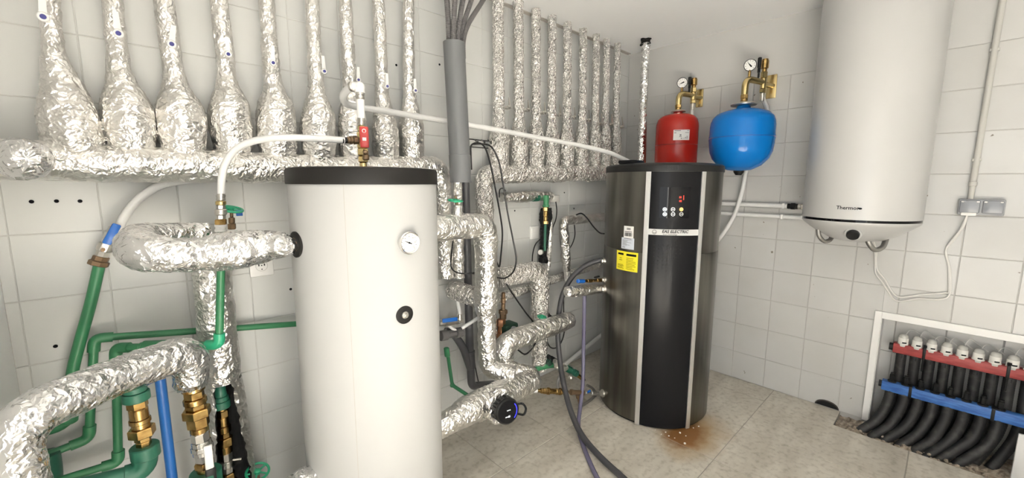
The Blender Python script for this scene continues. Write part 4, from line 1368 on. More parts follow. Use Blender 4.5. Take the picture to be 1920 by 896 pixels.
def green_loops():
    # outer loop along the wall
    d = 0.05
    r = 0.0115
    t = Thing('green_pipe', A(100, 850, d), 'outer green pipe running along the wall behind the white tank', 'pipe')
    far = A(556, 607, d)
    e1 = A(177, 634, d); e2 = A(167, 822, d); e3 = A(100, 845, d)
    e3 = Vector((XL + 0.03, e3.y - 0.02, e3.z))
    far2 = far + (far - e1).normalized() * 0.55
    t.part('pipe_run', pipe([(far2, r), (far, r), (e1, r), (e2, r), (e3, r)], [0.01, 0.022, 0.022], 18), 'green_pipe')
    for c, o1, o2 in ((e1, far, e2), (e2, e1, e3)):
        u1, u2 = (o1 - c).normalized(), (o2 - c).normalized()
        t.part('elbow', pipe([(c + u1 * 0.042, r * 1.35), (c, r * 1.35), (c + u2 * 0.042, r * 1.35)], 0.022, 18), 'green_pipe')
    # hinge tee at the lower left end
    q = A(88, 872, d)
    t.part('tee_body', pipe([(q + Vector((0, -0.02, 0.045)), 0.034), (q + Vector((0, -0.02, -0.02)), 0.034), (q + Vector((-0.02, -0.02, -0.2)), 0.034)], 0.03, 22), 'green_dark')
    # inner loop, up in front of the column to the hose fitting
    t2 = Thing('green_pipe', A(222, 868, 0.09), 'inner green pipe rising in front of the foil column', 'pipe')
    g = A(411, 646, 0.275)
    top = A(416, 428, 0.275)
    z = g.z
    f1 = Zp(217, 654, z - 0.01)
    f1.y = max(f1.y, -0.30) if f1.y < -0.02 else -0.06
    f1 = A(217, 652, 0.10)
    f2 = A(222, 866, 0.10)
    f3 = A(120, 897, 0.10)
    mid = f1.lerp(g, 0.35)
    t2.part('pipe_run', pipe([(top, r), (g, r), (f1, r), (f2, r), (Vector((XL + 0.03, f3.y, f3.z)), r)], 0.022, 18), 'green_pipe')
    for c, o1, o2 in ((g, top, f1), (f1, g, f2), (f2, f1, f3)):
        u1, u2 = (o1 - c).normalized(), (o2 - c).normalized()
        t2.part('elbow', pipe([(c + u1 * 0.038, r * 1.4), (c, r * 1.4), (c + u2 * 0.038, r * 1.4)], 0.02, 18), 'green_wheel' if c == g else 'green_pipe')
    u = (g - f1).normalized()
    t2.part('coupling', stack(MB(), f1 + u * 0.07, f1 + u * 0.16, [(0, 0.12, r * 1.3, 20), (0.1, 0.9, r * 1.75, 20), (0.9, 1, r * 1.3, 20)]), 'green_pipe')
    # fitting column between the green pipe and the white hose
    a = A(413.5, 436, 0.275); b = A(413.5, 362, 0.275)
    t2.part('white_bush', stack(MB(), A(414, 434, 0.275), A(414, 421, 0.275), [(0, 0.35, 0.0165, 20), (0.35, 0.7, 0.014, 20), (0.7, 1, 0.0165, 20)]), 'plastic_white')
    t2.part('brass_nut', stack(MB(), A(414, 421, 0.275), A(414, 411, 0.275), [(0, 1, 0.0165, 6)]), 'brass')
    t2.part('ball_valve', stack(MB(), A(414, 411, 0.275), A(414, 384, 0.275), [(0, 0.3, 0.014, 8), (0.3, 0.7, 0.0165, 20), (0.7, 1, 0.0135, 8)]), 'nickel')
    t2.part('brass_ring', stack(MB(), A(414, 384, 0.275), A(414, 377, 0.275), [(0, 1, 0.0145, 20)]), 'brass_pale')
    t2.part('hose_ferrule', stack(MB(), A(414, 377, 0.275), A(414.5, 362, 0.275), [(0, 1, 0.0115, 20), (0.15, 0.3, 0.0128, 20), (0.6, 0.75, 0.0128, 20)]), 'nickel')
    # gate valve with green wheel behind
    t3 = Thing('gate_valve', A(434, 430, 0.24), 'small gate valve with green handwheel above the foil loop', 'valve')
    s0, s1 = A(435, 430, 0.24), A(434, 398, 0.24)
    t3.part('bonnet', stack(MB(), s0, s1, [(0, 0.35, 0.012, 6), (0.35, 0.7, 0.009, 16), (0.7, 1, 0.005, 12)]), 'bronze')
    w0 = A(433, 392, 0.24)
    ax = Vector((0.15, -0.25, 1)).normalized()
    wheel(t3, w0, ax, 0.032, 'green_wheel')
    t3.part('name_plate', MB().rbox((w0.x + 0.010, w0.y - 0.02, w0.z - 0.022), (w0.x + 0.028, w0.y - 0.015, w0.z - 0.004), 0.001), 'blue_lever')
def wheel(t, c, ax, R, material, thick=0.0045, parent=None):
    ring = MB()
    M = frame_at(c, ax)
    n = 28
    pts = [M @ Vector((R * math.cos(2 * math.pi * k / n), R * math.sin(2 * math.pi * k / n), 0)) for k in range(n)]
    vs, fs = [], []
    m_ = 8
    for k in range(n):
        a = 2 * math.pi * k / n
        for j in range(m_):
            b = 2 * math.pi * j / m_
            q = R + thick * math.cos(b)
            vs.append(M @ Vector((q * math.cos(a), q * math.sin(a), thick * 0.9 * math.sin(b))))
    for k in range(n):
        for j in range(m_):
            fs.append((k * m_ + j, k * m_ + (j + 1) % m_, ((k + 1) % n) * m_ + (j + 1) % m_, ((k + 1) % n) * m_ + j))
    ring.add(vs, fs)
    o = t.part('handwheel', ring, material, parent)
    p2 = parent if parent is not None else o
    hub = MB().lathe([(0, -0.008), (R * 0.28, -0.008), (R * 0.28, 0.006), (R * 0.15, 0.009), (0, 0.009)], c, ax, 16)
    t.part('hub', hub, material, p2)
    for k in range(5):
        a = 2 * math.pi * k / 5 + 0.4
        u = Vector((math.cos(a), math.sin(a), 0))
        t.part('spoke', MB().tube([M @ (u * R * 0.2), M @ (u * R * 0.98)], thick * 0.75, 6), material, p2)
    return o
green_loops()
# second green handwheel low beside the tank, and the foil lump in front of it
def low_valve():
    c = A(483, 884, 0.20)
    t = Thing('gate_valve', (c.x, c.y, 0), 'bright green handwheel valve low beside the white tank', 'valve')
    t.part('stem', stack(MB(), (c.x, c.y, 0.02), c, [(0, 0.5, 0.022, 20), (0.5, 0.8, 0.014, 6), (0.8, 1, 0.006, 12)]), 'bronze')
    wheel(t, c, (0.05, -0.35, 1), 0.036, 'green_wheel')
    p = A(556, 905, 0.40)
    q = [(Vector((p.x - 0.09, p.y - 0.02, p.z - 0.06)), 0.03), (Vector((p.x - 0.04, p.y - 0.01, p.z - 0.02)), 0.05), (Vector((p.x, p.y, p.z)), 0.052), (Vector((p.x + 0.03, p.y, p.z)), 0.045)]
    cx = Vector((BX, BY, 0))
    a = math.radians(186)
    dd = Vector((math.cos(a), math.sin(a), 0))
    z = 0.365
    s = cx + dd * (BR - 0.01)
    q = [(Vector((s.x, s.y, z)), 0.045), (Vector((s.x, s.y, z)) + dd * 0.03, 0.052), (Vector((s.x, s.y, z)) + dd * 0.065, 0.045), (Vector((s.x, s.y, z - 0.03)) + dd * 0.10, 0.04), (Vector((s.x, s.y, 0.0)) + dd * 0.12, 0.04)]
    single('foil_pipe', foil(catmull(q, 6), 0.010, 26, 0.004, 0.1), 'foil_bright', (s.x + dd.x * 0.12, s.y + dd.y * 0.12, 0), 'crumpled foil pipe stub at the bottom left edge of the white tank', 'pipe', None, False)
low_valve()
# ================================================================== hoses and valve on the white tank
def tank_valve():
    zt = 1.388
    base = Vector((BX + 0.012, BY, zt))
    t = Thing('safety_valve', base, 'brass valve with red lever and white press elbow on the white tank lid', 'valve')
    dd = -BY
    ax = lambda py: A(681 + (py - 305) * 0.045, py, dd)
    t.part('base_nipple', stack(MB(), Vector((ax(310).x, ax(310).y, zt - 0.002)), ax(283), [(0, 0.35, 0.012, 20), (0.35, 0.7, 0.017, 6), (0.7, 1, 0.013, 20)]), 'brass_pale')
    b = t.part('valve_body', stack(MB(), ax(292), ax(236), [(0, 0.25, 0.018, 6), (0.25, 0.8, 0.0165, 20), (0.8, 1, 0.014, 8)]), 'brass_pale')
    t.part('side_port', stack(MB(), A(686, 300, dd + 0.02), A(686, 283, dd + 0.02), [(0, 0.6, 0.011, 20), (0.6, 1, 0.009, 6)]), 'bronze', b)
    # red lever in front
    h0, h1 = A(684, 277, dd + 0.03), A(682, 237, dd + 0.03)
    dv = (h1 - h0)
    n = (CAM - h0).normalized()
    side = dv.cross(n).normalized()
    u = dv.normalized()
    M = Matrix(((side.x, u.x, n.x, h0.x), (side.y, u.y, n.y, h0.y), (side.z, u.z, n.z, h0.z), (0, 0, 0, 1)))
    L = dv.length
    lv = t.part('red_lever', MB().rbox((-0.014, 0, -0.004), (0.014, L, 0.004), 0.006, M), 'red_lever', b)
    t.part('lever_mark', MB().lathe([(0.0042, 0.0042), (0.0066, 0.0046), (0.0066, 0.004)], M @ Vector((0, L - 0.014, 0)), n, 16).box((-0.006, L * 0.33, 0.0038), (0.006, L * 0.48, 0.0046), M), 'paper', b, False)
    t.part('lever_bolt', MB().lathe([(0.008, -0.02), (0.008, 0.0), (0.005, 0.004), (0, 0.005)], M @ Vector((0, -0.014, 0)), n, 6), 'bronze', b)
    # side branch to the hose on the left
    s0, s1 = A(676, 262, dd), A(650, 263, dd)
    t.part('side_branch', stack(MB(), s0, s1, [(0, 0.5, 0.011, 20), (0.25, 0.55, 0.014, 6), (0.55, 1, 0.0105, 20), (0.6, 0.8, 0.013, 20)]), 'bronze', b)
    t.part('hose_clip', stack(MB(), s1, A(640, 263, dd), [(0, 0.4, 0.010, 16), (0.5, 0.9, 0.0098, 16)]), 'black_plastic', b)
    # white coupler and press elbow above
    t.part('lower_ferrule', stack(MB(), ax(236), ax(221), [(0, 1, 0.0115, 20), (0.2, 0.4, 0.0127, 20), (0.6, 0.8, 0.0127, 20)]), 'nickel')
    t.part('white_tube', MB().cyl(ax(222), ax(187), 0.0125, None, 20), 'plastic_white')
    t.part('upper_ferrule', stack(MB(), ax(188), ax(172), [(0, 1, 0.0125, 20), (0.2, 0.4, 0.0137, 20), (0.6, 0.8, 0.0137, 20)]), 'nickel')
    e = ax(163)
    t.part('press_elbow', MB().ball(e, 0.0165, 20, 12).cyl(e, ax(174), 0.0155).cyl(e, A(660, 162, dd - 0.02), 0.0155), 'plastic_white')
    t.part('elbow_ring', stack(MB(), A(663, 162, dd - 0.01), A(658, 163, dd - 0.02), [(0, 1, 0.0165, 20)]), 'nickel')
    # hose from the left fitting
    c = [(414.5, 366, 0.275), (416, 335, 0.28), (424, 304, 0.29), (446, 277, 0.32), (486, 262, 0.37), (540, 258, 0.42), (600, 260, 0.45), (646, 263, dd)]
    cc = [(A(*q), 0.0105) for q in c]
    single('white_hose', bez_tube(cc, 8, 14), 'hose_white', cc[0][0], 'white hose arching from the green pipe to the red-levered valve', 'hose')
    c = [(661, 163, dd - 0.015), (652, 168, dd - 0.05), (644, 180, dd - 0.10), (648, 193, dd - 0.15), (668, 200, dd - 0.20), (720, 208, 0.22), (780, 218, 0.18), (850, 229, 0.16), (930, 243, 0.18), (1010, 258, 0.22), (1080, 271, 0.28), (1135, 284, 0.36), (1165, 296, 0.42), (1185, 306, 0.44)]
    cc = []
    for k, q in enumerate(c):
        cc.append((A(*q), 0.0125))
    single('white_hose', bez_tube(cc, 8, 14), 'hose_white', cc[-1][0], 'long white hose from the press elbow to the steel heater lid', 'hose')
tank_valve()

# ================================================================== grey duct with conduits
def duct():
    d = 0.25
    a, b = A(851, 80, d), A(862, 292, d)
    b2 = A(864, 342, d)
    r = 0.0535 
    r = W(A(855, 200, d), 42, True)
    t = Thing('cable_duct', (b2.x, b2.y, b2.z), 'vertical grey plastic duct with dark conduits entering its top', 'duct')
    u = (a - b).normalized()
    t.part('tube', MB().lathe([(r - 0.004, 0.0), (r, 0.0), (r, (a - b).length), (r - 0.004, (a - b).length), (r - 0.004, (a - b).length - 0.10), (0, (a - b).length - 0.10)], b, u, 40), 'pvc_grey')
    t.part('socket', MB().lathe([(0, 0), (r + 0.003, 0), (r + 0.003, 0.004), (r + 0.0018, 0.01), (r + 0.0018, (b - b2).length + 0.002), (r, (b - b2).length + 0.004)], b2, (b - b2), 40), 'pvc_grey')
    for k, (x0, x1, dd, w) in enumerate(((838, 842, -0.01, 13), (853, 850, 0.025, 12), (868, 858, 0.012, 12), (884, 864, -0.01, 11), (906, 869, 0.0, 11))):
        p0 = A(x1, 110, d + dd); p1 = A(x1, 76, d + dd)
        p2 = A((x1 * 0.75 + x0 * 0.25), 45, d + dd)
        p3 = A(x0, 0, d + dd)
        p4 = p3 + (p3 - p2) * ((ZC - p3.z) / max(0.01, (p3 - p2).z)) if p3.z < ZC else p3
        rr = W(p1, w, True) * 0.9
        pa = resample(catmull([(p0, rr), (p1, rr), (p2, rr), (p3, rr), (p4, rr)], 10), 0.004)
        mb = MB()
        mb.tube([p for p, q in pa], [rr * (1.06 if i % 2 else 0.93) for i in range(len(pa))], 12)
        t.part('conduit', mb, 'conduit_dark', None, False)
duct()
def drain():
    d = 0.13
    t = Thing('drain_pipe', A(880, 725, d), 'dark grey drain pipe below the duct, curving at its foot', 'pipe')
    top, low = A(872, 330, d), A(881, 655, d)
    r = W(A(878, 600, d), 15.5, True)
    el = A(884, 724, d)
    bk = A(925, 720, 0.08)
    t.part('pipe_run', pipe([(top, r), (low, r), (el, r), (bk, r)], 0.035, 20), 'pvc_dark')
    u = (top - low).normalized()
    t.part('socket', stack(MB(), A(883, 690, d), A(881, 657, d), [(0, 1, r * 1.18, 24), (0.85, 1, r * 1.26, 24)]), 'pvc_dark')
    t.part('branch', pipe([(A(882, 690, d), r), (A(868, 650, d), r * 0.95), (A(850, 625, d), r * 0.9), (A(834, 620, 0.12), r * 0.8)], 0.04, 18), 'pvc_dark')
drain()
# wire hook rack beside the duct
def hooks():
    t = Thing('cable_hook_rack', A(903, 276, 0.02), 'small dark wire rack holding black cables beside the duct', 'rack')
    r = 0.003
    a, b = A(874, 260, 0.02), A(930, 266, 0.02)
    t.part('rail', MB().tube([a, b], r, 8), 'black_plastic')
    t.part('rail', MB().tube([A(880, 275, 0.02), A(915, 278, 0.02)], r, 8), 'black_plastic')
    for px in (890, 903, 915):
        t.part('hook', bez_tube([(A(px, 262, 0.02), r), (A(px + 4, 266, 0.10), r), (A(px + 6, 270, 0.15), r), (A(px + 6, 264, 0.155), r)], 5, 8), 'black_plastic')
hooks()

# ================================================================== foil pipes between the tanks
def foil_thing(name, label, ctrl, rad, cat='pipe', m='foil', seg=28, ds=0.0105, jit=0.0036, lump=0.07, extra=None):
    pa = fillet(ctrl, rad, 8)
    base = min((p for p, r in ctrl), key=lambda q: q.z)
    return single(name, foil(pa, ds, seg, jit, lump), m, base, label, cat, None, False)
def mid_pipes():
    dD = 0.36      # depth of the front upright
    zB = A(860, 425, dD).z
    # B and D: out of the tank, elbow, down, forward and back to the pump
    b0 = A(828, 425, dD); b0.x = BX + BR - 0.02
    el = A(911, 428, dD)
    el.z = b0.z = zB
    rB = W(A(870, 425, dD), 50) * 0.95
    rD = W(A(912, 500, dD), 39, True)
    t = Thing('foil_pipe_run', (el.x, el.y, 0.2), 'thick foil pipe leaving the white tank, dropping upright and looping forward', 'pipe')
    dlow = A(919, 690, dD)
    dlow.x = el.x + 0.004; dlow.y = el.y
    zE = A(919, 688, dD).z
    dlow.z = zE
    # E comes forward towards the room
    eF = Vector((el.x + 0.02, el.y - 0.30, zE))
    t.part('upper_run', foil(fillet([(b0, rB), (el, rB), (Vector((el.x, el.y, A(915, 565, dD).z)), rD)], 0.07), 0.0105, 30, 0.004, 0.08), 'foil', None, False)
    zT = A(915, 562, dD).z
    t.part('tee_lump', foil(catmull([(Vector((el.x, el.y, zT + 0.10)), rD), (Vector((el.x, el.y, zT + 0.03)), rD * 1.2), (Vector((el.x, el.y, zT - 0.02)), rD * 1.22), (Vector((el.x, el.y, zT - 0.07)), rD * 0.95)], 5), 0.0105, 28, 0.004, 0.08), 'foil', None, False)
    t.part('branch_to_wall', foil([(Vector((el.x, el.y, zT)), rD), (Vector((el.x - 0.01, -0.10, zT + 0.004)), rD)], 0.0105, 28, 0.005, 0.08), 'foil_matte', None, False)
    t.part('lower_run', foil(fillet([(Vector((el.x, el.y, zT - 0.05)), rD * 0.88), (dlow, rD * 0.88), (A(965, 706, 0.47), rD), ], 0.05), 0.0105, 28, 0.0035, 0.06), 'foil', None, False)
    # valve bonnet with green wheel on the upper run
    c0 = A(858, 400, dD + 0.0); c1 = A(857, 384, dD)
    t.part('bonnet', foil([(c0 - Vector((0, 0, 0.02)), 0.032), (c0, 0.024), (c1, 0.016)], 0.009, 20, 0.003, 0.08), 'foil', None, False)
    w0 = A(854, 376, dD)
    t.part('valve_stem', MB().cyl(c1, w0 + Vector((0, 0, 0.02)), 0.006), 'bronze')
    wheel(t, w0, (0.05, -0.1, 1), 0.030, 'green_wheel', 0.0045)
    # G: the elbow, pump and pipe back to the tank
    dG = 0.60
    t2 = Thing('foil_pump_run', A(960, 800, dG), 'foil-wrapped pipe with black circulation pump near the floor', 'pump')
    g1 = A(992, 706, 0.50)
    g1 = A(1000, 710, 0.47)
    e0 = A(945, 698, 0.33)
    zG = g1.z
    e0 = Vector((g1.x, -0.30, zG)) if False else A(942, 692, 0.36)
    gl = A(880, 762, 0.52)
    rG = W(g1, 46) * 0.92
    end = Vector((BX + BR * 0.86, BY - 0.06, A(835, 790, 0.50).z))
    run = [(e0, rG * 0.92), (g1, rG), (A(965, 728, 0.50), rG), (A(925, 748, 0.51), rG * 1.15), (A(880, 768, 0.52), rG * 1.1), (A(845, 788, 0.53), rG * 0.85), (end, rG * 0.7)]
    t2.part('sleeve', foil(fillet(run, [0.05, 0.01, 0.02, 0.02, 0.02]), 0.0105, 30, 0.004, 0.08), 'foil', None, False)
    pc = A(925, 752, 0.51)
    ax = Vector((0.10, -1.0, -0.06)).normalized()
    pe = pc + ax * 0.20
    tgt = A(953, 772, 0.64)
    ax = (tgt - pc).normalized()
    L = (tgt - pc).length
    t2.part('pump_sleeve', foil(catmull([(pc - ax * 0.03, rG * 1.15), (pc + ax * 0.03, rG * 1.35), (pc + ax * 0.07, rG * 1.30), (pc + ax * L * 0.62, rG * 1.12)], 6), 0.0105, 28, 0.005, 0.10), 'foil', None, False)
    R = 0.056
    hb = MB()
    n = 48
    prof_r = [R if (k % 3) else R * 0.88 for k in range(n)]
    M = frame_at(pc, ax)
    vs, fs = [], []
    hs = [L * 0.45, L - 0.014]
    for h in hs:
        for k in range(n):
            a = 2 * math.pi * k / n
            vs.append(M @ Vector((prof_r[k] * math.cos(a), prof_r[k] * math.sin(a), h)))
    for k in range(n):
        fs.append((k, (k + 1) % n, n + (k + 1) % n, n + k))
    hb.add(vs, fs)
    hb.lathe([(R, L - 0.016), (R + 0.001, L - 0.012), (R - 0.001, L - 0.004), (R - 0.006, L), (0, L)], pc, ax, 48)
    hb.lathe([(0, L * 0.43), (R * 1.12, L * 0.43), (R * 1.12, L * 0.5), (0, L * 0.5)], pc, ax, 24)
    mo = t2.part('pump_motor', hb, 'black_plastic', None, True, 25)
    M2 = frame_at(pc + ax * (L + 0.0006), ax)
    t2.part('face', MB().lathe([(0, 0), (R - 0.008, 0)], pc + ax * (L + 0.0004), ax, 36), 'black_panel', mo)
    arc = MB()
    for k in range(10):
        a, a2 = math.radians(-50 + 9 * k), math.radians(-50 + 9 * (k + 1))
        arc.add([M2 @ Vector((q * math.cos(w), q * math.sin(w), 0.0004)) for q, w in ((R * .72, a), (R * .79, a), (R * .79, a2), (R * .72, a2))], [(0, 1, 2, 3)])
    t2.part('light_arc', arc, 'led_blue', mo, False)
    dt = MB()
    for k in range(3):
        dt.lathe([(0, 0.0006), (0.0022, 0.0006)], M2 @ Vector((-0.004 + 0.0065 * k, 0.006, 0)), ax, 8)
    dt.box((-0.015, -0.022, 0.0003), (-0.003, -0.019, 0.0007), M2).box((-0.001, -0.024, 0.0003), (0.007, -0.017, 0.0007), M2)
    t2.part('lamps', dt, 'led_white', mo, False)
    k0 = A(980, 757, 0.66); k1 = A(986, 766, 0.66); k2 = A(982, 777, 0.66)
    t2.part('cable_loop', bez_tube([(A(972, 757, 0.62), 0.005), (k0, 0.005), (k1, 0.005), (k2, 0.005), (A(972, 776, 0.62), 0.005)], 6, 10), 'black_plastic', mo)
    t2.part('torn_edge', MB().tube([A(935, 716, 0.48), A(946, 722, 0.49), A(953, 733, 0.50)], [0.003, 0.005, 0.002], 6), 'insulation_black')
    # F: pipe parallel to the wall, elbow down into the run above
    dF = 0.33
    f0, f1 = A(1068, 597, dF), A(944, 646, dF)
    rF = W(f1, 44) * 0.92
    fd = A(944, 692, dF)
    zF = (f0.z + f1.z) / 2
    f0.z = f1.z = zF
    foil_thing('foil_pipe', 'foil pipe with blunt free end behind the black hose', [(f0, rF * 0.85), (f0.lerp(f1, 0.1), rF * 0.95), (f1, rF), (Vector((f1.x, f1.y - 0.0, fd.z)), rF * 0.95)], [0.01, 0.06], m='foil')
    # H: upright loop further back
    dH = 0.22
    h0, h1 = A(934, 527, dH), A(1013, 508, dH)
    h0.z = h1.z = A(975, 513, dH).z
    h2 = A(1014, 690, dH); h2.x = h1.x + 0.004
    h2.y = h1.y
    rH = W(h1, 36) * 0.95
    foil_thing('foil_pipe', 'foil pipe elbow standing behind the green handwheel, centre', [(h0, rH), (h1, rH), (h2, rH * 0.92)], 0.06, m='foil_matte', jit=0.0055)
    # I: thin pipe along the wall
    i0, i1 = A(905, 568, 0.06), A(1150, 486, 0.06)
    rI = W(A(1000, 540, 0.06), 19) * 0.9
    foil_thing('foil_pipe', 'thin foil pipe running along the wall behind the steel tank hose', [(i0, rI * 1.1), (i0.lerp(i1, 0.5), rI), (i1, rI)], 0.02, m='foil_matte', seg=18)
    # J and K
    j0, j1 = A(1160, 404, 0.14), A(1056, 414, 0.14)
    k1 = A(1064, 530, 0.14)
    rJ = W(j1, 17) * 0.95
    foil_thing('foil_pipe', 'foil pipe from the steel tank side bending down to a tapered end', [(j0, rJ), (j1, rJ * 1.1), (A(1061, 480, 0.14), rJ * 1.15), (k1, rJ * 0.55)], [0.035, 0.02], m='foil', seg=20)
    # L: short pipe, green tee, brass valve and split foil
    l0, l1 = A(940, 366, 0.06), A(1034, 372, 0.06)
    rL = W(A(990, 368, 0.06), 19) * 0.95
    t3 = Thing('foil_pipe', A(1020, 490, 0.07), 'short foil pipe with green tee and brass valve in split insulation', 'pipe')
    l0.z = l1.z = A(985, 369, 0.06).z
    t3.part('sleeve', foil([(l0, rL * 0.9), (l0.lerp(l1, .4), rL * 1.1), (l1, rL * 0.9)], 0.0105, 20, 0.004, 0.12), 'foil', None, False)
    gp = A(1002, 369, 0.06)
    t3.part('green_patch', stack(MB(), gp - Vector((0.02, 0, 0)), gp + Vector((0.03, 0, 0)), [(0, 1, rL * 0.99, 20)]), 'green_dark')
    v = lambda py, d=0.10: A(1024 - (py - 375) * 0.03, py, d)
    t3.part('green_tee', stack(MB(), v(388), v(366), [(0, 1, 0.018, 20), (0, 0.2, 0.022, 20)]), 'green_pipe')
    t3.part('brass_valve', stack(MB(), v(420), v(388), [(0, 0.2, 0.017, 6), (0.2, 0.45, 0.013, 20), (0.45, 0.75, 0.015, 20), (0.75, 1, 0.018, 6)]), 'brass')
    t3.part('green_pipe', MB().cyl(v(470), v(420), 0.0085), 'green_dark')
    lin = foil([(v(390, 0.055), 0.036), (v(402, 0.055), 0.044), (v(440, 0.055), 0.034), (v(492, 0.055), 0.034)], 0.01, 16, 0.006, 0.25)
    t3.part('torn_insulation', lin, 'insulation_black', None, False)
    t3.part('split_sleeve', foil([(A(1035, 398, 0.07), 0.006), (A(1032, 430, 0.085), 0.014), (A(1029, 470, 0.085), 0.018), (A(1027, 505, 0.07), 0.020)], 0.009, 14, 0.003, 0.2), 'foil', None, False)
    t3.part('drain_tap', stack(MB(), A(1016, 472, 0.10), A(1013, 473, 0.14), [(0, 0.6, 0.012, 16), (0.6, 1, 0.017, 16)]), 'nickel')
    bp = A(1037, 372, 0.07)
    t3.part('sensor_box', MB().rbox((bp.x - 0.012, bp.y - 0.02, bp.z - 0.024), (bp.x + 0.045, bp.y + 0.02, bp.z + 0.02), 0.004, ), 'conduit_grey')
    # vertical stub behind the wheel
    s0, s1 = A(858, 340, 0.14), A(861, 520, 0.14)
    foil_thing('foil_pipe', 'slim foil pipe hidden between the grey duct and the white tank', [(s0, W(s0, 18, True)), (s0.lerp(s1, .5), W(s0, 20, True)), (s1, W(s1, 20, True))], 0.02, m='foil', seg=18)
    # N: stub into the steel tank
    n0, n1 = A(1066, 547, 0.43), A(1128, 541, 0.44)
    rN = W(n0, 22) * 0.95
    t4 = Thing('foil_pipe', n0, 'short foil stub entering the steel tank below a blue-capped valve', 'pipe')
    t4.part('sleeve', foil(catmull([(n0 - (n1 - n0) * 0.06, rN * 0.5), (n0, rN * 0.95), (n0.lerp(n1, .5), rN), (n1, rN * 0.85)], 6), 0.0095, 22, 0.0035, 0.08), 'foil', None, False)
    b0, b1 = A(1083, 527, 0.45), A(1129, 525, 0.45)
    vb = t4.part('brass_valve', stack(MB(), A(1093, 527, 0.45), b1, [(0, 0.2, 0.009, 16), (0.2, 0.45, 0.0115, 6), (0.45, 0.7, 0.009, 16), (0.7, 1, 0.0115, 6)]), 'brass')
    t4.part('blue_cap', stack(MB(), b0, A(1095, 527, 0.45), [(0, 1, 0.012, 10)]), 'blue_lever', vb)
    kn = A(1119, 520, 0.455)
    t4.part('black_knob', MB().cyl(kn - Vector((0, 0, 0.008)), kn, 0.004).rbox((kn.x - 0.024, kn.y - 0.006, kn.z - 0.002), (kn.x + 0.024, kn.y + 0.006, kn.z + 0.008), 0.003), 'black_plastic', vb)
mid_pipes()
# ================================================================== small pump, valves and green pipes low in the middle
def small_pump():
    d = 0.13
    t = Thing('circulation_pump', A(950, 640, d), 'small dark green circulation pump below copper fittings', 'pump')
    c = A(948, 618, d)
    t.part('housing', MB().rbox((c.x - 0.045, c.y - 0.055, c.z - 0.045), (c.x + 0.055, c.y + 0.03, c.z + 0.045), 0.012), 'pump_green')
    f = A(963, 620, d + 0.06)
    t.part('dial', MB().lathe([(0, 0), (0.026, 0), (0.026, 0.010), (0.020, 0.014), (0.008, 0.014), (0.008, 0.011), (0, 0.011)], f, (CAM - f), 24), 'box_grey')
    t.part('pipe_fitting', stack(MB(), A(943, 598, d), A(944, 548, d), [(0, 0.25, 0.020, 6), (0.2, 0.35, 0.026, 6), (0.35, 0.6, 0.0125, 20), (0.6, 0.8, 0.0145, 20), (0.8, 1, 0.012, 20)]), 'bronze')
    t.part('copper_body', stack(MB(), A(938, 640, d), A(940, 598, d), [(0, 0.4, 0.024, 20), (0.4, 0.7, 0.019, 20), (0.7, 1, 0.026, 6)]), 'copper')
small_pump()
def left_cluster():
    d = 0.17
    t = Thing('valve_cluster', A(850, 660, d), 'cluster of fittings with a flat blue lever beside the white tank', 'valve')
    bl = A(843, 600, d + 0.05)
    a, b = A(826, 602, d + 0.03), A(858, 598, d + 0.03)
    u = (b - a).normalized()
    n = (CAM - a).normalized()
    v = n.cross(u).normalized()
    M = Matrix(((u.x, v.x, n.x, a.x), (u.y, v.y, n.y, a.y), (u.z, v.z, n.z, a.z), (0, 0, 0, 1)))
    body = t.part('valve_body', stack(MB(), A(822, 606, d), A(868, 601, d), [(0, 0.25, 0.016, 8), (0.25, 0.6, 0.020, 20), (0.6, 0.8, 0.015, 8), (0.8, 1, 0.012, 16)]), 'nickel')
    t.part('blue_lever', MB().rbox((0.010, -0.010, -0.003), ((b - a).length, 0.010, 0.005), 0.004, M), 'blue_lever', body)
    t.part('lower_tee', stack(MB(), A(826, 630, d), A(866, 622, d), [(0, 0.3, 0.026, 20), (0.3, 0.7, 0.020, 8), (0.7, 1, 0.026, 20)]), 'conduit_dark')
    t.part('upper_pipe', pipe([(A(864, 606, d), 0.009), (A(862, 585, d), 0.009), (A(857, 560, 0.15), 0.009)], 0.02, 14), 'hose_white')
    t.part('ferrule', stack(MB(), A(862, 600, d), A(862, 588, d), [(0, 1, 0.012, 16), (0.3, 0.6, 0.013, 16)]), 'nickel')
    t.part('side_tube', bez_tube([(A(838, 607, d), 0.008), (A(850, 617, d), 0.008), (A(868, 625, d), 0.008)], 6, 12), 'hose_white')
    g = Thing('green_pipe', A(850, 722, d), 'narrow green pipe dropping beside the tank and drain pipe', 'pipe')
    r = 0.009
    g.part('pipe_run', pipe([(A(838, 655, d), r), (A(848, 722, d), r), (A(885, 746, 0.30), r), (A(930, 775, 0.36), r)], 0.02, 16), 'green_pipe')
    g.part('socket', stack(MB(), A(839, 668, d), A(837, 652, d), [(0, 1, 0.014, 20)]), 'green_pipe')
    e = A(848, 722, d)
    g.part('elbow', MB().ball(e, 0.0125, 14, 8), 'green_pipe')
    single('white_tube', bez_tube([(A(866, 615, 0.22), 0.009), (A(890, 600, 0.24), 0.009), (A(908, 588, 0.26), 0.009), (A(918, 580, 0.30), 0.009)], 6, 12), 'hose_white', A(866, 615, 0.22), 'short white tube slanting behind the upright foil pipe', 'hose')
left_cluster()
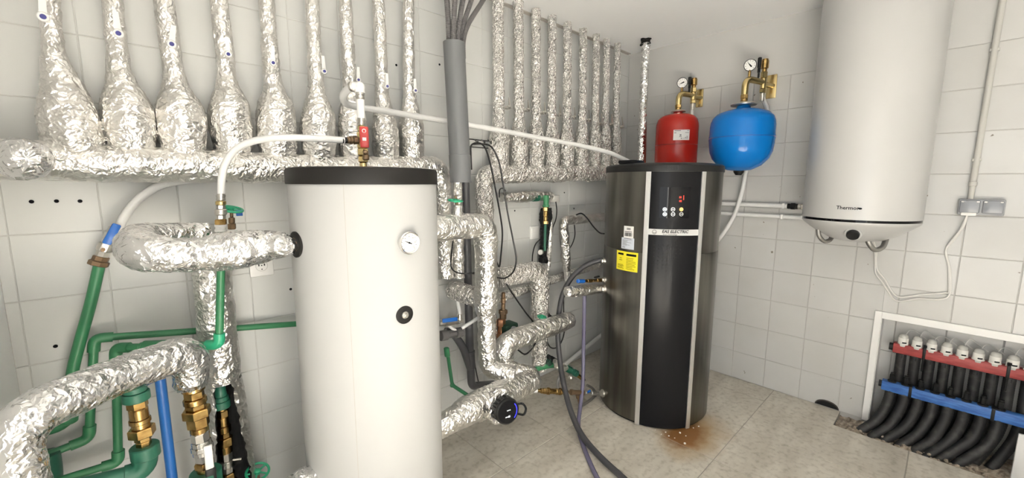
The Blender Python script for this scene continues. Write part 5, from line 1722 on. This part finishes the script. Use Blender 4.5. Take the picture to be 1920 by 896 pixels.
def right_cluster():
    # green handwheel valve on the upright
    t = Thing('gate_valve', A(1016, 605, 0.28), 'green handwheel on the foil upright between the tanks', 'valve')
    c = A(1016, 594, 0.29)
    t.part('stem', MB().cyl(A(1020, 606, 0.27), c, 0.008), 'bronze')
    wheel(t, c, (0.05, -0.15, 1), 0.024, 'green_wheel', 0.004)
    t.part('torn_wrap', foil([(A(1026, 588, 0.25), 0.012), (A(1030, 600, 0.25), 0.03), (A(1030, 612, 0.25), 0.012)], 0.009, 12, 0.006, 0.3), 'insulation_black', None, False)
    # green valve run with torn foil, on the floor side
    t = Thing('green_valve_run', A(1062, 712, 0.33), 'green valves in torn black and foil insulation near the floor', 'valve')
    a = lambda px, py, d: A(px, py, d)
    t.part('green_run', pipe([(a(1005, 692, 0.24), 0.016), (a(1030, 684, 0.27), 0.018), (a(1050, 684, 0.29), 0.016), (a(1078, 700, 0.33), 0.016)], 0.03, 18), 'green_pipe')
    t.part('green_union', stack(MB(), a(1062, 690, 0.31), a(1082, 701, 0.34), [(0, 0.4, 0.022, 8), (0.4, 0.7, 0.018, 20), (0.7, 1, 0.022, 8)]), 'green_dark')
    t.part('valve_bonnet', stack(MB(), a(1030, 684, 0.27), a(1020, 660, 0.25), [(0, 0.4, 0.022, 20), (0.4, 0.8, 0.014, 6), (0.8, 1, 0.008, 12)]), 'pump_green')
    t.part('black_wrap', foil(catmull([(a(1018, 664, 0.25), 0.012), (a(1028, 672, 0.255), 0.026), (a(1040, 678, 0.265), 0.022), (a(1055, 688, 0.28), 0.014)], 5), 0.010, 14, 0.007, 0.35), 'insulation_black', None, False)
    t.part('foil_wrap', foil(catmull([(a(1040, 676, 0.30), 0.016), (a(1050, 688, 0.31), 0.024), (a(1072, 690, 0.31), 0.014), (a(1082, 697, 0.32), 0.008)], 5), 0.010, 14, 0.006, 0.3), 'foil', None, False)
    t.part('brass_end', stack(MB(), a(1078, 699, 0.335), a(1096, 713, 0.36), [(0, 0.2, 0.016, 6), (0.2, 0.7, 0.013, 20), (0.7, 1, 0.010, 16)]), 'brass')
    t.part('tap_knob', MB().ball(a(1070, 708, 0.36), 0.016, 14, 8), 'nickel')
    # brass line into the foot of the steel tank
    z = 0.078
    q = lambda px: A(px, 732 + (px - 1005) * 0.045, 0.36 + (px - 1005) * 0.0009)
    t = Thing('brass_fitting_line', A(1050, 740, 0.40), 'row of brass fittings leading to the foot of the steel tank', 'pipe fitting')
    t.part('plastic_tail', stack(MB(), q(992), q(1007), [(0, 0.5, 0.010, 16), (0.5, 1, 0.013, 16)]), 'plastic_white')
    t.part('union', stack(MB(), q(1006), q(1064), [(0, 0.12, 0.010, 16), (0.12, 0.2, 0.015, 6), (0.2, 0.34, 0.017, 6), (0.34, 0.4, 0.020, 20), (0.4, 0.6, 0.0155, 20), (0.6, 0.72, 0.018, 6), (0.72, 0.78, 0.020, 20), (0.78, 1, 0.014, 16)]), 'brass')
    t.part('tee', stack(MB(), q(1070), q(1094), [(0, 0.15, 0.017, 16), (0.1, 0.9, 0.014, 16), (0.85, 1, 0.017, 16)]), 'bronze')
    t.part('drain_leg', stack(MB(), A(1083, 740, 0.42), A(1087, 757, 0.43), [(0, 0.4, 0.013, 16), (0.4, 1, 0.009, 8)]), 'bronze')
    t.part('end_valve', stack(MB(), q(1098), q(1124), [(0, 0.5, 0.008, 16), (0.4, 0.8, 0.013, 8), (0.8, 1, 0.010, 16)]), 'nickel')
    t.part('blue_lever', MB().rbox((q(1100).x - 0.012, q(1100).y - 0.02, q(1100).z + 0.008), (q(1100).x + 0.016, q(1100).y - 0.012, q(1100).z + 0.022), 0.003), 'blue_lever')
    c = [(1101, 722, 0.40), (1111, 728, 0.41), (1117, 742, 0.42), (1113, 758, 0.43), (1100, 764, 0.44), (1090, 760, 0.44), (1088, 754, 0.43)]
    cc = []
    for px, py, d in c:
        p = A(px, py, d)
        p.z = max(p.z, 0.012)
        cc.append((p, 0.0085))
    t.part('flexible_hose', bez_tube(cc, 6, 12), 'braid')
    c = [(1050, 705, 0.30), (1046, 718, 0.31), (1048, 730, 0.33), (1058, 737, 0.36)]
    t.part('grey_tube', bez_tube([(A(*k), 0.010) for k in c], 6, 12), 'hose_grey')
    # pale conduit rising to the right behind the hose
    a0, a1 = A(1058, 684, 0.05), A(1150, 610, 0.05)
    single('white_pipe', pipe([(a0, 0.014), (a0.lerp(a1, 0.5), 0.014), (a1, 0.014)], 0.02, 14), 'hose_white', a0, 'pale conduit slanting up the wall behind the steel tank', 'pipe')
right_cluster()

# ================================================================== dark hose, violet hose, cables
def loose_hoses():
    pts = [(1136, 487, 2.50), (1120, 489, 2.49), (1098, 498, 2.47), (1073, 519, 2.43), (1054, 556, 2.40), (1046, 610, 2.38), (1049, 670, 2.33), (1058, 725, 2.22), (1072, 775, 2.11), (1092, 817, 2.0), (1125, 856, 1.875), (1168, 896, 1.765), (1215, 940, 1.65)]
    c = []
    for px, py, tt in pts:
        p = T(px, py, tt)
        p.z = max(p.z, 0.0165)
        c.append((p, 0.0155))
    single('dark_hose', bez_tube(c, 8, 14), 'hose_dark', c[-1][0], 'dark grey hose arching from the steel tank down to the floor', 'hose')
    pts = [(1096, 552, 2.42), (1095, 600, 2.42), (1094, 660, 2.42), (1093, 715, 2.38), (1089, 755, 2.30), (1085, 790, 2.19), (1086, 825, 2.07), (1096, 862, 1.93), (1112, 898, 1.79), (1130, 935, 1.68)]
    c = []
    for px, py, tt in pts:
        p = T(px, py, tt)
        p.z = max(p.z, 0.0125)
        c.append((p, 0.0115))
    single('violet_hose', bez_tube(c, 8, 12), 'hose_violet', c[-1][0], 'translucent violet hose hanging from the foil stub to the floor', 'hose')
    def cable(pts, r, label, m='cable_black', zmin=0.006):
        c = [(A(*q), r) for q in pts]
        for p, _ in c:
            p.z = max(p.z, zmin)
        single('cable', bez_tube(c, 8, 8), m, min((p for p, _ in c), key=lambda q: q.z), label, 'cable')
    rb = 0.0045
    cable([(884, 318, 0.16), (883, 290, 0.17), (884, 272, 0.17), (898, 268, 0.15), (910, 278, 0.19), (920, 310, 0.21), (930, 360, 0.22), (939, 410, 0.22), (942, 440, 0.22), (939, 480, 0.22), (936, 500, 0.23), (930, 488, 0.24)], rb, 'black cable hanging in a narrow loop from the wire rack')
    cable([(886, 270, 0.16), (905, 270, 0.15), (922, 276, 0.20), (936, 305, 0.22), (944, 350, 0.23), (952, 400, 0.24), (962, 450, 0.27), (968, 485, 0.28), (963, 508, 0.29), (950, 520, 0.30), (936, 521, 0.29), (900, 514, 0.26), (880, 512, 0.26)], rb, 'black cable hanging in the widest loop from the wire rack')
    cable([(849, 452, 0.18), (846, 480, 0.22), (846, 500, 0.25), (855, 510, 0.26), (872, 513, 0.26), (893, 511, 0.30)], rb * 0.8, 'black cable crossing low behind the grey drain pipe')
    cable([(950, 533, 0.30), (962, 552, 0.27), (985, 585, 0.25), (1000, 605, 0.25), (1006, 630, 0.28), (1000, 650, 0.26), (985, 664, 0.24), (970, 655, 0.23)], rb, 'black cable slanting across the foil pipes to the pump')
    cable([(884, 640, 0.10), (890, 680, 0.10), (897, 715, 0.10), (905, 735, 0.12)], rb * 0.8, 'black cable beside the foot of the drain pipe')
    cable([(1042, 378, 0.09), (1044, 395, 0.09), (1042, 412, 0.08), (1037, 425, 0.06), (1035, 440, 0.04)], rb * 0.8, 'short black cable hanging from the grey sensor box')
    cable([(936, 370, 0.075), (937, 356, 0.09), (943, 353, 0.10), (948, 358, 0.085)], rb * 0.8, 'tiny black cable loop at the end of the short foil pipe')
    cable([(1014, 447, 0.06), (1004, 458, 0.05), (999, 475, 0.06), (998, 490, 0.09)], rb * 0.8, 'black cable bending beside the white switch plate')
    cable([(1077, 422, 0.12), (1078, 440, 0.10), (1074, 455, 0.06), (1068, 466, 0.05)], rb * 0.8, 'black cable hanging below the foil pipe near the steel tank')
    cable([(1080, 403, 0.17), (1090, 400, 0.18), (1100, 408, 0.20), (1112, 424, 0.28), (1124, 436, 0.36), (1133, 438, 0.42)], rb, 'black cable curving from the foil pipe into the steel tank')
    cable([(1024, 610, 0.20), (1026, 640, 0.20), (1034, 652, 0.20), (1046, 650, 0.20), (1055, 635, 0.20), (1060, 612, 0.20)], rb, 'black cable loop hanging below the blunt foil pipe')
    cable([(1057, 560, 0.10), (1057, 585, 0.10), (1058, 598, 0.12)], rb * 0.8, 'short black cable above the blunt foil pipe end')
loose_hoses()

# ================================================================== sockets, switch, pipes on the walls
def wall_fittings():
    c = (A(470, 487, 0) + A(508, 508, 0)) / 2
    t = Thing('wall_socket', (c.x, 0, c.z - 0.04), 'white round-hole wall socket under the foil loop', 'socket')
    t.part('plate', MB().rbox((c.x - 0.041, -0.012, c.z - 0.041), (c.x + 0.041, -0.001, c.z + 0.041), 0.004), 'plastic_white')
    t.part('well', MB().lathe([(0.021, 0.0125), (0.021, 0.0122), (0.0195, 0.0121)], (c.x, 0, c.z), (0, -1, 0), 28), 'conduit_grey', None, False)
    for dx, dz in ((-0.0095, 0.002), (0, 0.002), (0.0095, 0.002), (0, -0.013), (-0.0095, 0.006), (0.0095, 0.006)):
        t.part('pin_hole', MB().lathe([(0.0024, 0.0126), (0, 0.0127)], (c.x + dx, 0, c.z + dz), (0, -1, 0), 10), 'ink', None, False)
    c = (A(992, 424, 0) + A(1010, 447, 0)) / 2
    t = Thing('wall_switch', (c.x, 0, c.z - 0.04), 'blank white switch plate on the back wall', 'switch')
    t.part('plate', MB().rbox((c.x - 0.043, -0.010, c.z - 0.041), (c.x + 0.043, -0.001, c.z + 0.041), 0.003), 'plastic_white')
    t.part('rocker', MB().rbox((c.x - 0.031, -0.0125, c.z - 0.030), (c.x + 0.031, -0.008, c.z + 0.030), 0.002), 'plastic_white')
    # grey double box, conduit and cable on the right wall
    y0, y1, z0, z1 = -1.864, -2.012, 1.194, 1.270
    t = Thing('socket_box', (0, (y0 + y1) / 2, z0), 'grey double socket box with hinged lids on the right wall', 'socket')
    bx_ = t.part('box', MB().rbox((-0.040, y1, z0), (-0.001, y0, z1), 0.006), 'box_grey')
    for a, b in ((y0 - 0.005, y0 - 0.070), (y0 - 0.078, y1 + 0.005)):
        l = t.part('lid', MB().rbox((-0.049, b, z0 + 0.010), (-0.038, a, z1 - 0.006), 0.005), 'box_lid')
        for yy in (a - 0.008, b + 0.008):
            t.part('screw_cap', MB().rbox((-0.0515, yy - 0.005, z1 - 0.016), (-0.047, yy + 0.005, z1 - 0.009), 0.002), 'plastic_white', l)
    t.part('cable_entry', MB().rbox((-0.052, y0 - 0.062, z0 - 0.003), (-0.02, y0 - 0.012, z0 + 0.012), 0.003), 'plastic_white')
    ta, tb = B(1880, 0, 0.02), B(1823, 352, 0.02)
    tb2 = Vector((tb.x, tb.y, z1))
    top = tb + (ta - tb) * ((ZC - tb.z) / (ta.z - tb.z))
    ct = Thing('conduit', (tb.x, tb.y, z1), 'straight grey conduit rising from the grey socket box', 'conduit')
    r = W(B(1850, 180, 0.02), 16, True) * 0.95
    ct.part('tube', pipe([(top, r), (top.lerp(tb, 0.5), r), (tb, r)], 0.01, 20), 'conduit_grey')
    ct.part('end_bush', stack(MB(), tb2 - Vector((0, 0, 0.004)), tb + Vector((0, 0, 0.03)), [(0, 0.8, r * 0.9, 20), (0.75, 1, r * 1.25, 20)]), 'conduit_grey')
    for f in (0.13, 0.62):
        q = tb.lerp(top, f)
        ct.part('clip', MB().rbox((-0.028, q.y - r - 0.004, q.z - 0.006), (-0.001, q.y + r + 0.004, q.z + 0.006), 0.002), 'conduit_grey')
    c1 = [(1814, 402, 0.04), (1806, 425, 0.03), (1790, 448, 0.012), (1773, 470, 0.010), (1779, 500, 0.010), (1779, 545, 0.010), (1770, 549, 0.010), (1730, 552, 0.010), (1690, 557, 0.010), (1675, 550, 0.010), (1660, 525, 0.010), (1646, 507, 0.010), (1643, 490, 0.012), (1643, 472, 0.05), (1638, 452, 0.15), (1632, 438, 0.22)]
    c2 = [(1814, 402, 0.04), (1800, 432, 0.03), (1776, 462, 0.012), (1775, 480, 0.010), (1782, 510, 0.010), (1780, 552, 0.010), (1760, 561, 0.010), (1720, 560, 0.010), (1685, 565, 0.010), (1672, 556, 0.010), (1655, 530, 0.010), (1642, 512, 0.010), (1641, 490, 0.012), (1640, 472, 0.05), (1634, 452, 0.15), (1628, 438, 0.22)]
    t = Thing('supply_cable', B(1700, 560, 0.01), 'thin white twin cable from the socket box to the white heater', 'cable')
    for c in (c1, c2):
        t.part('strand', bez_tube([(B(*q), 0.0042) for q in c], 6, 8), 'cable_white')
    # two white pipes along the right wall
    for py0, py1, lab in ((381.5, 387, 'upper white pipe along the right wall ending in a black coupling'), (400, 410, 'lower white pipe along the right wall, leading under the white heater')):
        a, b = B(1340, py0, 0.03), B(1480 if py0 < 390 else 1560, py1 if py0 < 390 else 411, 0.03)
        a.y = -0.35
        zc = B(1420, (py0 + py1) / 2 - (0 if py0 < 390 else 1.5), 0.03).z
        a.z = b.z = zc
        t = Thing('white_pipe', (b.x, b.y, b.z - 0.012), lab, 'pipe')
        r = 0.0135 if py0 < 390 else 0.0125
        t.part('tube', pipe([(a, r), (a.lerp(b, .5), r), (b, r)], 0.01, 18), 'hose_white')
        q = B(1470 if py0 < 390 else 1467, py0, 0.03)
        t.part('clip', MB().rbox((-0.048, q.y - 0.008, zc - r - 0.003), (-0.001, q.y + 0.008, zc + r + 0.003), 0.003), 'plastic_white')
        if py0 < 390:
            e = b + Vector((0, -0.075, 0))
            t.part('black_coupling', stack(MB(), b + Vector((0, 0.01, 0)), b + Vector((0, -0.045, 0)), [(0, 0.3, 0.0165, 16), (0.3, 0.75, 0.020, 8), (0.75, 1, 0.017, 16)]), 'black_plastic')
            t.part('nickel_end', stack(MB(), b + Vector((0, -0.044, 0)), b + Vector((0, -0.09, 0)), [(0, 0.35, 0.016, 16), (0.35, 0.8, 0.019, 8), (0.8, 1, 0.014, 16)]), 'nickel')
    # pale hoses hanging from the two expansion vessels
    c = [(BLUE_DN - Vector((0, 0, 0.02)), 0.0125), (Vector((BLUE_DN.x + 0.03, BLUE_DN.y, BLUE_DN.z - 0.16)), 0.0125), (B(1402, 270, 0.03), 0.0125), (B(1399, 322, 0.05), 0.0125), (B(1391, 360, 0.055), 0.0125), (B(1376, 405, 0.06), 0.0125), (B(1352, 443, 0.08), 0.0125), (B(1325, 470, 0.08), 0.0125)]
    c[1] = (Vector((-0.020, BLUE_DN.y - 0.01, BLUE_DN.z - 0.12)), 0.0125)
    c[2] = (Vector((-0.0145, -0.93, 1.62)), 0.0125)
    single('white_hose', bez_tube(c, 8, 14), 'hose_white', c[-1][0], 'white hose dropping behind the blue vessel to the steel tank', 'hose')
    c = [(RED_DN - Vector((0, 0, 0.02)), 0.0115), (Vector((RED_DN.x, RED_DN.y, RED_DN.z - 0.12)), 0.0115), (Vector((-0.03, RED_DN.y, RED_DN.z - 0.30)), 0.0115), (Vector((-0.03, RED_DN.y, 1.2)), 0.0115)]
    single('white_hose', bez_tube(c, 8, 14), 'hose_white', c[-1][0], 'white hose hanging from the fitting above the red vessel', 'hose')
wall_fittings()

# ================================================================== floor-heating manifold in the recess
def floor_manifold():
    xr, xb = 0.045, -0.030
    t = Thing('heating_manifold', (0.0, -1.95, 0.0), 'floor-heating manifold with red and blue bars and white capped actuators', 'pipe manifold')
    yA, yB = -1.700, -2.225
    zr = 0.452
    zb0 = 0.250
    red = t.part('red_bar', MB().rbox((xr - 0.022, yB, zr - 0.030), (xr + 0.022, yA, zr + 0.022), 0.004), 'bar_red')
    blue = t.part('blue_bar', MB().rbox((xb - 0.022, yB + 0.045, zb0 - 0.028), (xb + 0.022, yA + 0.022, zb0 + 0.024), 0.004), 'bar_blue')
    t.part('end_plug', MB().cyl((xr, yA - 0.004, zr - 0.004), (xr, yA + 0.016, zr - 0.004), 0.020, None, 16), 'black_plastic', red)
    t.part('end_plug', MB().cyl((xb, yA + 0.016, zb0), (xb, yA + 0.034, zb0), 0.018, None, 16), 'black_plastic', blue)
    for yy in (-1.822, -2.108):
        t.part('clamp', MB().rbox((xr - 0.026, yy - 0.006, zr - 0.036), (xr + 0.026, yy + 0.006, zr + 0.030), 0.002), 'black_plastic', red)
        t.part('clamp_bolt', stack(MB(), (xr - 0.020, yy, zr - 0.10), (xr - 0.020, yy, zr + 0.045), [(0, 1, 0.0045, 8), (0.9, 1, 0.008, 6)]), 'black_plastic', red)
        t.part('clamp', MB().rbox((xb - 0.026, yy + 0.03 - 0.006, zb0 - 0.034), (xb + 0.026, yy + 0.03 + 0.006, zb0 + 0.030), 0.002), 'black_plastic', blue)
    t.part('rail', MB().box((0.09, yB, zr - 0.02), (0.10, yA, zr + 0.02)), 'aluminium')
    n = 9
    rnd = random.Random(4)
    for k in range(n):
        y = -1.737 - 0.0545 * k
        h = zr + 0.022
        cap = t.part('actuator', MB().lathe([(0, h - 0.004), (0.0225, h - 0.004), (0.0225, h + 0.004), (0.0205, h + 0.006), (0.0205, h + 0.034), (0.019, h + 0.036)], (xr, y, 0), (0, 0, 1), 24), 'cap_white')
        t.part('frosted_dome', MB().lathe([(0.0195, h + 0.034), (0.0195, h + 0.040), (0.017, h + 0.050), (0.010, h + 0.056), (0, h + 0.058)], (xr, y, 0), (0, 0, 1), 24), 'cap_frost', cap)
        a = math.atan2(-0.1, -1)
        t.part('scale_mark', MB().cylpatch(xr, y, 0.0200, 0.0208, math.pi - 0.15, math.pi + 0.75, h + 0.008, h + 0.015, 4), 'ink', cap, False)
        t.part('ring_nut', MB().lathe([(0.0235, h - 0.010), (0.0245, h - 0.006), (0.0235, h)], (xr, y, 0), (0, 0, 1), 16), 'conduit_grey', cap)
        # red-side hose: down behind the blue bar
        yb = y - 0.004
        foot = [(xr, y, zr - 0.028), (xr + 0.002, y, 0.34), (xr + 0.0, y, 0.22), (xr - 0.01, y + 0.012, 0.12), (xr - 0.045, y + 0.045, 0.03), (xr - 0.085, y + 0.075, -0.03)]
        def corr(pts, r, nm):
            pa = resample(catmull([(Vector(p), r) for p in pts], 8), 0.006)
            mb = MB()
            mb.tube([p for p, q in pa], [r * (1.03 if i % 2 else 0.98) for i in range(len(pa))], 14)
            return t.part(nm, mb, 'corrugated', None, True, 180)
        corr(foot, 0.0215, 'supply_hose')
        t.part('hose_nut', stack(MB(), (xr, y, zr - 0.055), (xr, y, zr - 0.026), [(0, 1, 0.0215, 8)]), 'black_plastic', red)
        if k < 8:
            y2 = y + 0.020
            t.part('flow_valve', stack(MB(), (xb, y2, zb0 + 0.022), (xb, y2, zb0 + 0.075), [(0, 0.18, 0.0185, 20), (0.18, 0.85, 0.0115, 8), (0.85, 1, 0.0095, 12)]), 'black_plastic', blue)
            t.part('hose_nut', stack(MB(), (xb, y2, zb0 - 0.052), (xb, y2, zb0 - 0.024), [(0, 1, 0.021, 8)]), 'black_plastic', blue)
            j = rnd.uniform(-0.01, 0.01)
            corr([(xb, y2, zb0 - 0.026), (xb - 0.004, y2 + 0.003, 0.17), (xb - 0.018, y2 + 0.018, 0.10), (xb - 0.048, y2 + 0.05 + j, 0.04), (xb - 0.085, y2 + 0.088 + j, -0.005), (xb - 0.105 + j, y2 + 0.115 + j, -0.04)], 0.0225, 'return_hose')
    # power leads of the actuators
    for k in range(8):
        y = -1.737 - 0.0545 * k
        t.part('actuator_lead', bez_tube([(Vector((xr + 0.019, y, zr + 0.05)), 0.0022), (Vector((0.10, y - 0.02, 0.545 + 0.01 * math.sin(k * 2))), 0.0022), (Vector((0.13, y - 0.05, 0.53)), 0.0022), (Vector((0.13, y - 0.09, 0.50)), 0.0022)], 5, 6), 'cable_white')
floor_manifold()
def loose_sheet():
    mb = MB().rbox((-0.115, -2.30, -0.045), (-0.100, -2.155, 0.215), 0.004)
    single('leaning_board', mb, 'plastic_white', (-0.108, -2.25, -0.05), 'white board leaning at the right end of the floor-heating manifold', 'board')
loose_sheet()
